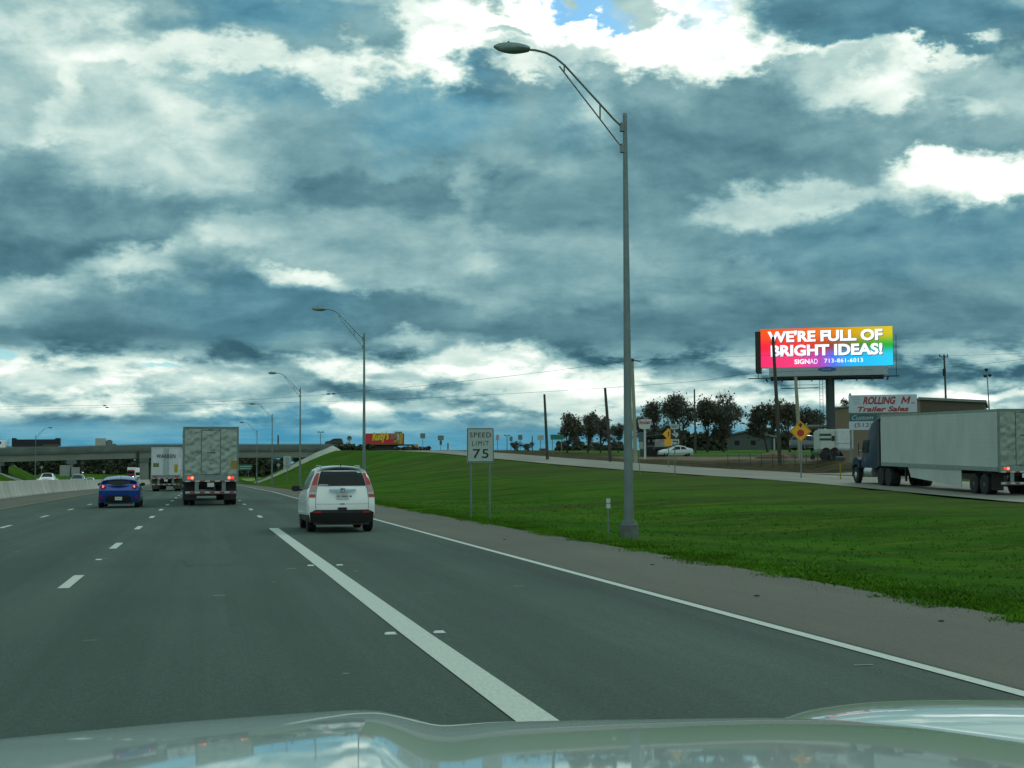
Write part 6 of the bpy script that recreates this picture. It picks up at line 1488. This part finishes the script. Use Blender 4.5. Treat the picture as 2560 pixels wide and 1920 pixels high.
far_truck(328, 470, mat('truck_red', (.22, .02, .03), .4), WHITEP, 'red cab truck with a white box coming from under the bridge')
far_truck(349, 400, WHITEP, WHITEP, 'all white semi truck coming beside the bridge pier')
for i, (px, D, lb) in enumerate([(206, 620, 'far car with lit headlights between the boards and the round tree'), (272, 760, 'far car with lit headlights on the rising opposing road, left one'), (284, 800, 'far car with lit headlights on the rising opposing road, right one'), (338, 700, 'far car with lit headlights above the red cab truck'), (350, 760, 'far car with lit headlights nearest the bridge pier')]):
    x, y = xy(px, D); r0 = ray(px, 1178)
    car_at('sedan', GREYP, px, D, PI, lb, lights=True, z=gz(x, y), group='far cars with lit headlights')
for i, (px, D, w_) in enumerate([(20, 900, 150), (230, 1000, 200), (600, 900, 220), (420, 1300, 260)]):
    A, Bp = Pt(px-w_/2, 1165, D), Pt(px+w_/2, 1165, D); zb_ = gz(A.x, A.y)
    bx = [(A.lerp(Bp, k/8).x, A.lerp(Bp, (k+1)/8).x, A.y-6, A.y+6, zb_-2, zb_+HB.uniform(4, 9)) for k in range(8)]
    o = leafmass('distant_wood', bx, mat('leaf_far', (.035, .055, .050), .9, 0, .3, .05), 1500, 2.6, seed=90+i); tag(o, 'x', 'wood'); o['kind'] = 'stuff'; o['label'] = ['far dark wood at the left edge under the bridge', 'far dark wood behind the opposing traffic', 'far dark wood right of the steel trailer', 'far dark wood straight ahead beyond the bridge'][i]
for i, (pxa, pxb, D, yt, lb) in enumerate([(-60, 95, 560, 1150, 'dark brushy bank under the far left of the bridge'), (95, 200, 600, 1152, 'dark brush behind the thin bridge column'), (200, 350, 640, 1152, 'dark brush behind the oncoming cars left of the thick pier'), (560, 720, 560, 1150, 'dark brush behind the green guide sign')]):
    A, Bp = Pt(pxa, 1168, D), Pt(pxb, 1168, D); bx = []
    for k in range(12): p, q = A.lerp(Bp, k/12), A.lerp(Bp, (k+1)/12); h_ = (1168-yt)*D/FPX*HB.uniform(.55, 1.0); bx.append((p.x, q.x, p.y-2, p.y+2, A.z-4.5, A.z+h_))
    tag(leafmass('scrub', bx, LEAFD, 2600, 1.3, seed=150+i), lb, 'scrub', 'dark brush under the bridge')
# skyline scrub far right so that the land does not end in a clean line
for i, (px, D, w_, hgt) in enumerate([(1180, 900, 420, 4), (1560, 1000, 500, 5), (2000, 1000, 600, 7), (2450, 900, 500, 6)]):
    A, Bp = Pt(px-w_/2, 1165, D), Pt(px+w_/2, 1165, D); bx = []
    for k in range(16): p, q = A.lerp(Bp, k/16), A.lerp(Bp, (k+1)/16); zb_ = gz(p.x, p.y); bx.append((p.x, q.x, p.y-6, p.y+6, zb_-2, zb_+HB.uniform(.4, 1)*hgt))
    o = leafmass('distant_wood', bx, MATS['leaf_far'], 2200, 2.2, seed=120+i); o['kind'] = 'stuff'; tag(o, ['far low scrub behind the speed limit sign', 'far low scrub behind the nearest lamp post', 'far scrub behind the rainbow billboard column', 'far scrub behind the long white trailer'][i], 'wood')

# ================================================================== hood of the camera car
me_ = thing('car', 'pale silver green hood of the car the photo is taken from, along the bottom edge', 'car', (0, 0, 0))
PROF = [(.85, 1.238), (1.1, 1.222), (1.3, 1.207), (1.5, 1.190), (1.7, 1.1715), (1.9, 1.151), (2.1, 1.128), (2.25, 1.108), (2.35, 1.092), (2.42, 1.078), (2.50, 1.052), (2.56, 1.02), (2.61, .97), (2.64, .90), (2.65, .75), (2.63, .55)]
def hoodgrid(cont, px0, px1, n, prof, basepy, d_off=0, side_drop=0, ridge=None):
    G = []; ds = []
    for i in range(len(prof)-1):
        for k in range(4): ds.append(prof[i][0]+(prof[i+1][0]-prof[i][0])*k/4)
    par = [i/4 for i in range((len(prof)-1)*4+1)]
    def P_(t_):
        i = min(int(t_), len(prof)-2); f = t_-i; p0, p1, p2, p3 = prof[max(i-1, 0)], prof[i], prof[i+1], prof[min(i+2, len(prof)-1)]
        return tuple(.5*((2*b_)+(-a_+c_)*f+(2*a_-5*b_+4*c_-d_)*f*f+(-a_+3*b_-3*c_+d_)*f**3) for a_, b_, c_, d_ in zip(p0, p1, p2, p3))
    sm = []
    for i in range(n+1):
        px = px0+(px1-px0)*i/n; sm.append(sum(interp(cont, px+o_)*w_ for o_, w_ in ((-30, 1), (-15, 2), (0, 3), (15, 2), (30, 1)))/9)
    for t_ in par:
        d_, z_ = P_(t_); row = []
        for i in range(n+1):
            px = px0+(px1-px0)*i/n; dl = (basepy-sm[i])/FPX*2.35*sst((d_-.7)/1.5)
            h_ = Vector((Fv.x, Fv.y, 0)).normalized()*(d_+d_off)+R0*((px-1280)/FPX)*(d_+d_off)
            row.append((h_.x, h_.y, z_+dl+(ridge(px, d_) if ridge else 0)))
        G.append(row)
    return G
HC = [(-900, 1960), (-200, 1874), (0, 1853), (250, 1830), (450, 1813), (700, 1796), (880, 1785), (950, 1787), (1030, 1806), (1090, 1823), (1130, 1822), (1230, 1816), (1500, 1812), (1900, 1809), (2100, 1815), (2300, 1828), (2560, 1852), (2900, 1890)]
HOOD = mat('hood_paint', (.44, .54, .49), .34, .25, .03, 2, coat=.95)
HOOD.node_tree.nodes['Principled BSDF'].inputs['Coat Roughness'].default_value = .035
MB().grid(hoodgrid(HC, -700, 2760, 150, PROF, 1826)).build('hood', HOOD, me_, angle=80)
FC = [(1850, 1860), (1930, 1820), (2000, 1793), (2080, 1779), (2160, 1770), (2280, 1765), (2450, 1766), (2600, 1769), (2900, 1785)]
PF = [(2.05, 1.02), (2.2, 1.085), (2.4, 1.105), (2.6, 1.092), (2.75, 1.072), (2.85, 1.045), (2.92, 1.01), (2.97, .95), (3.0, .85), (3.0, .6)]
g = hoodgrid(FC, 1880, 2900, 60, PF, 1757)
MB().grid(g).build('fender', HOOD, me_, angle=80)
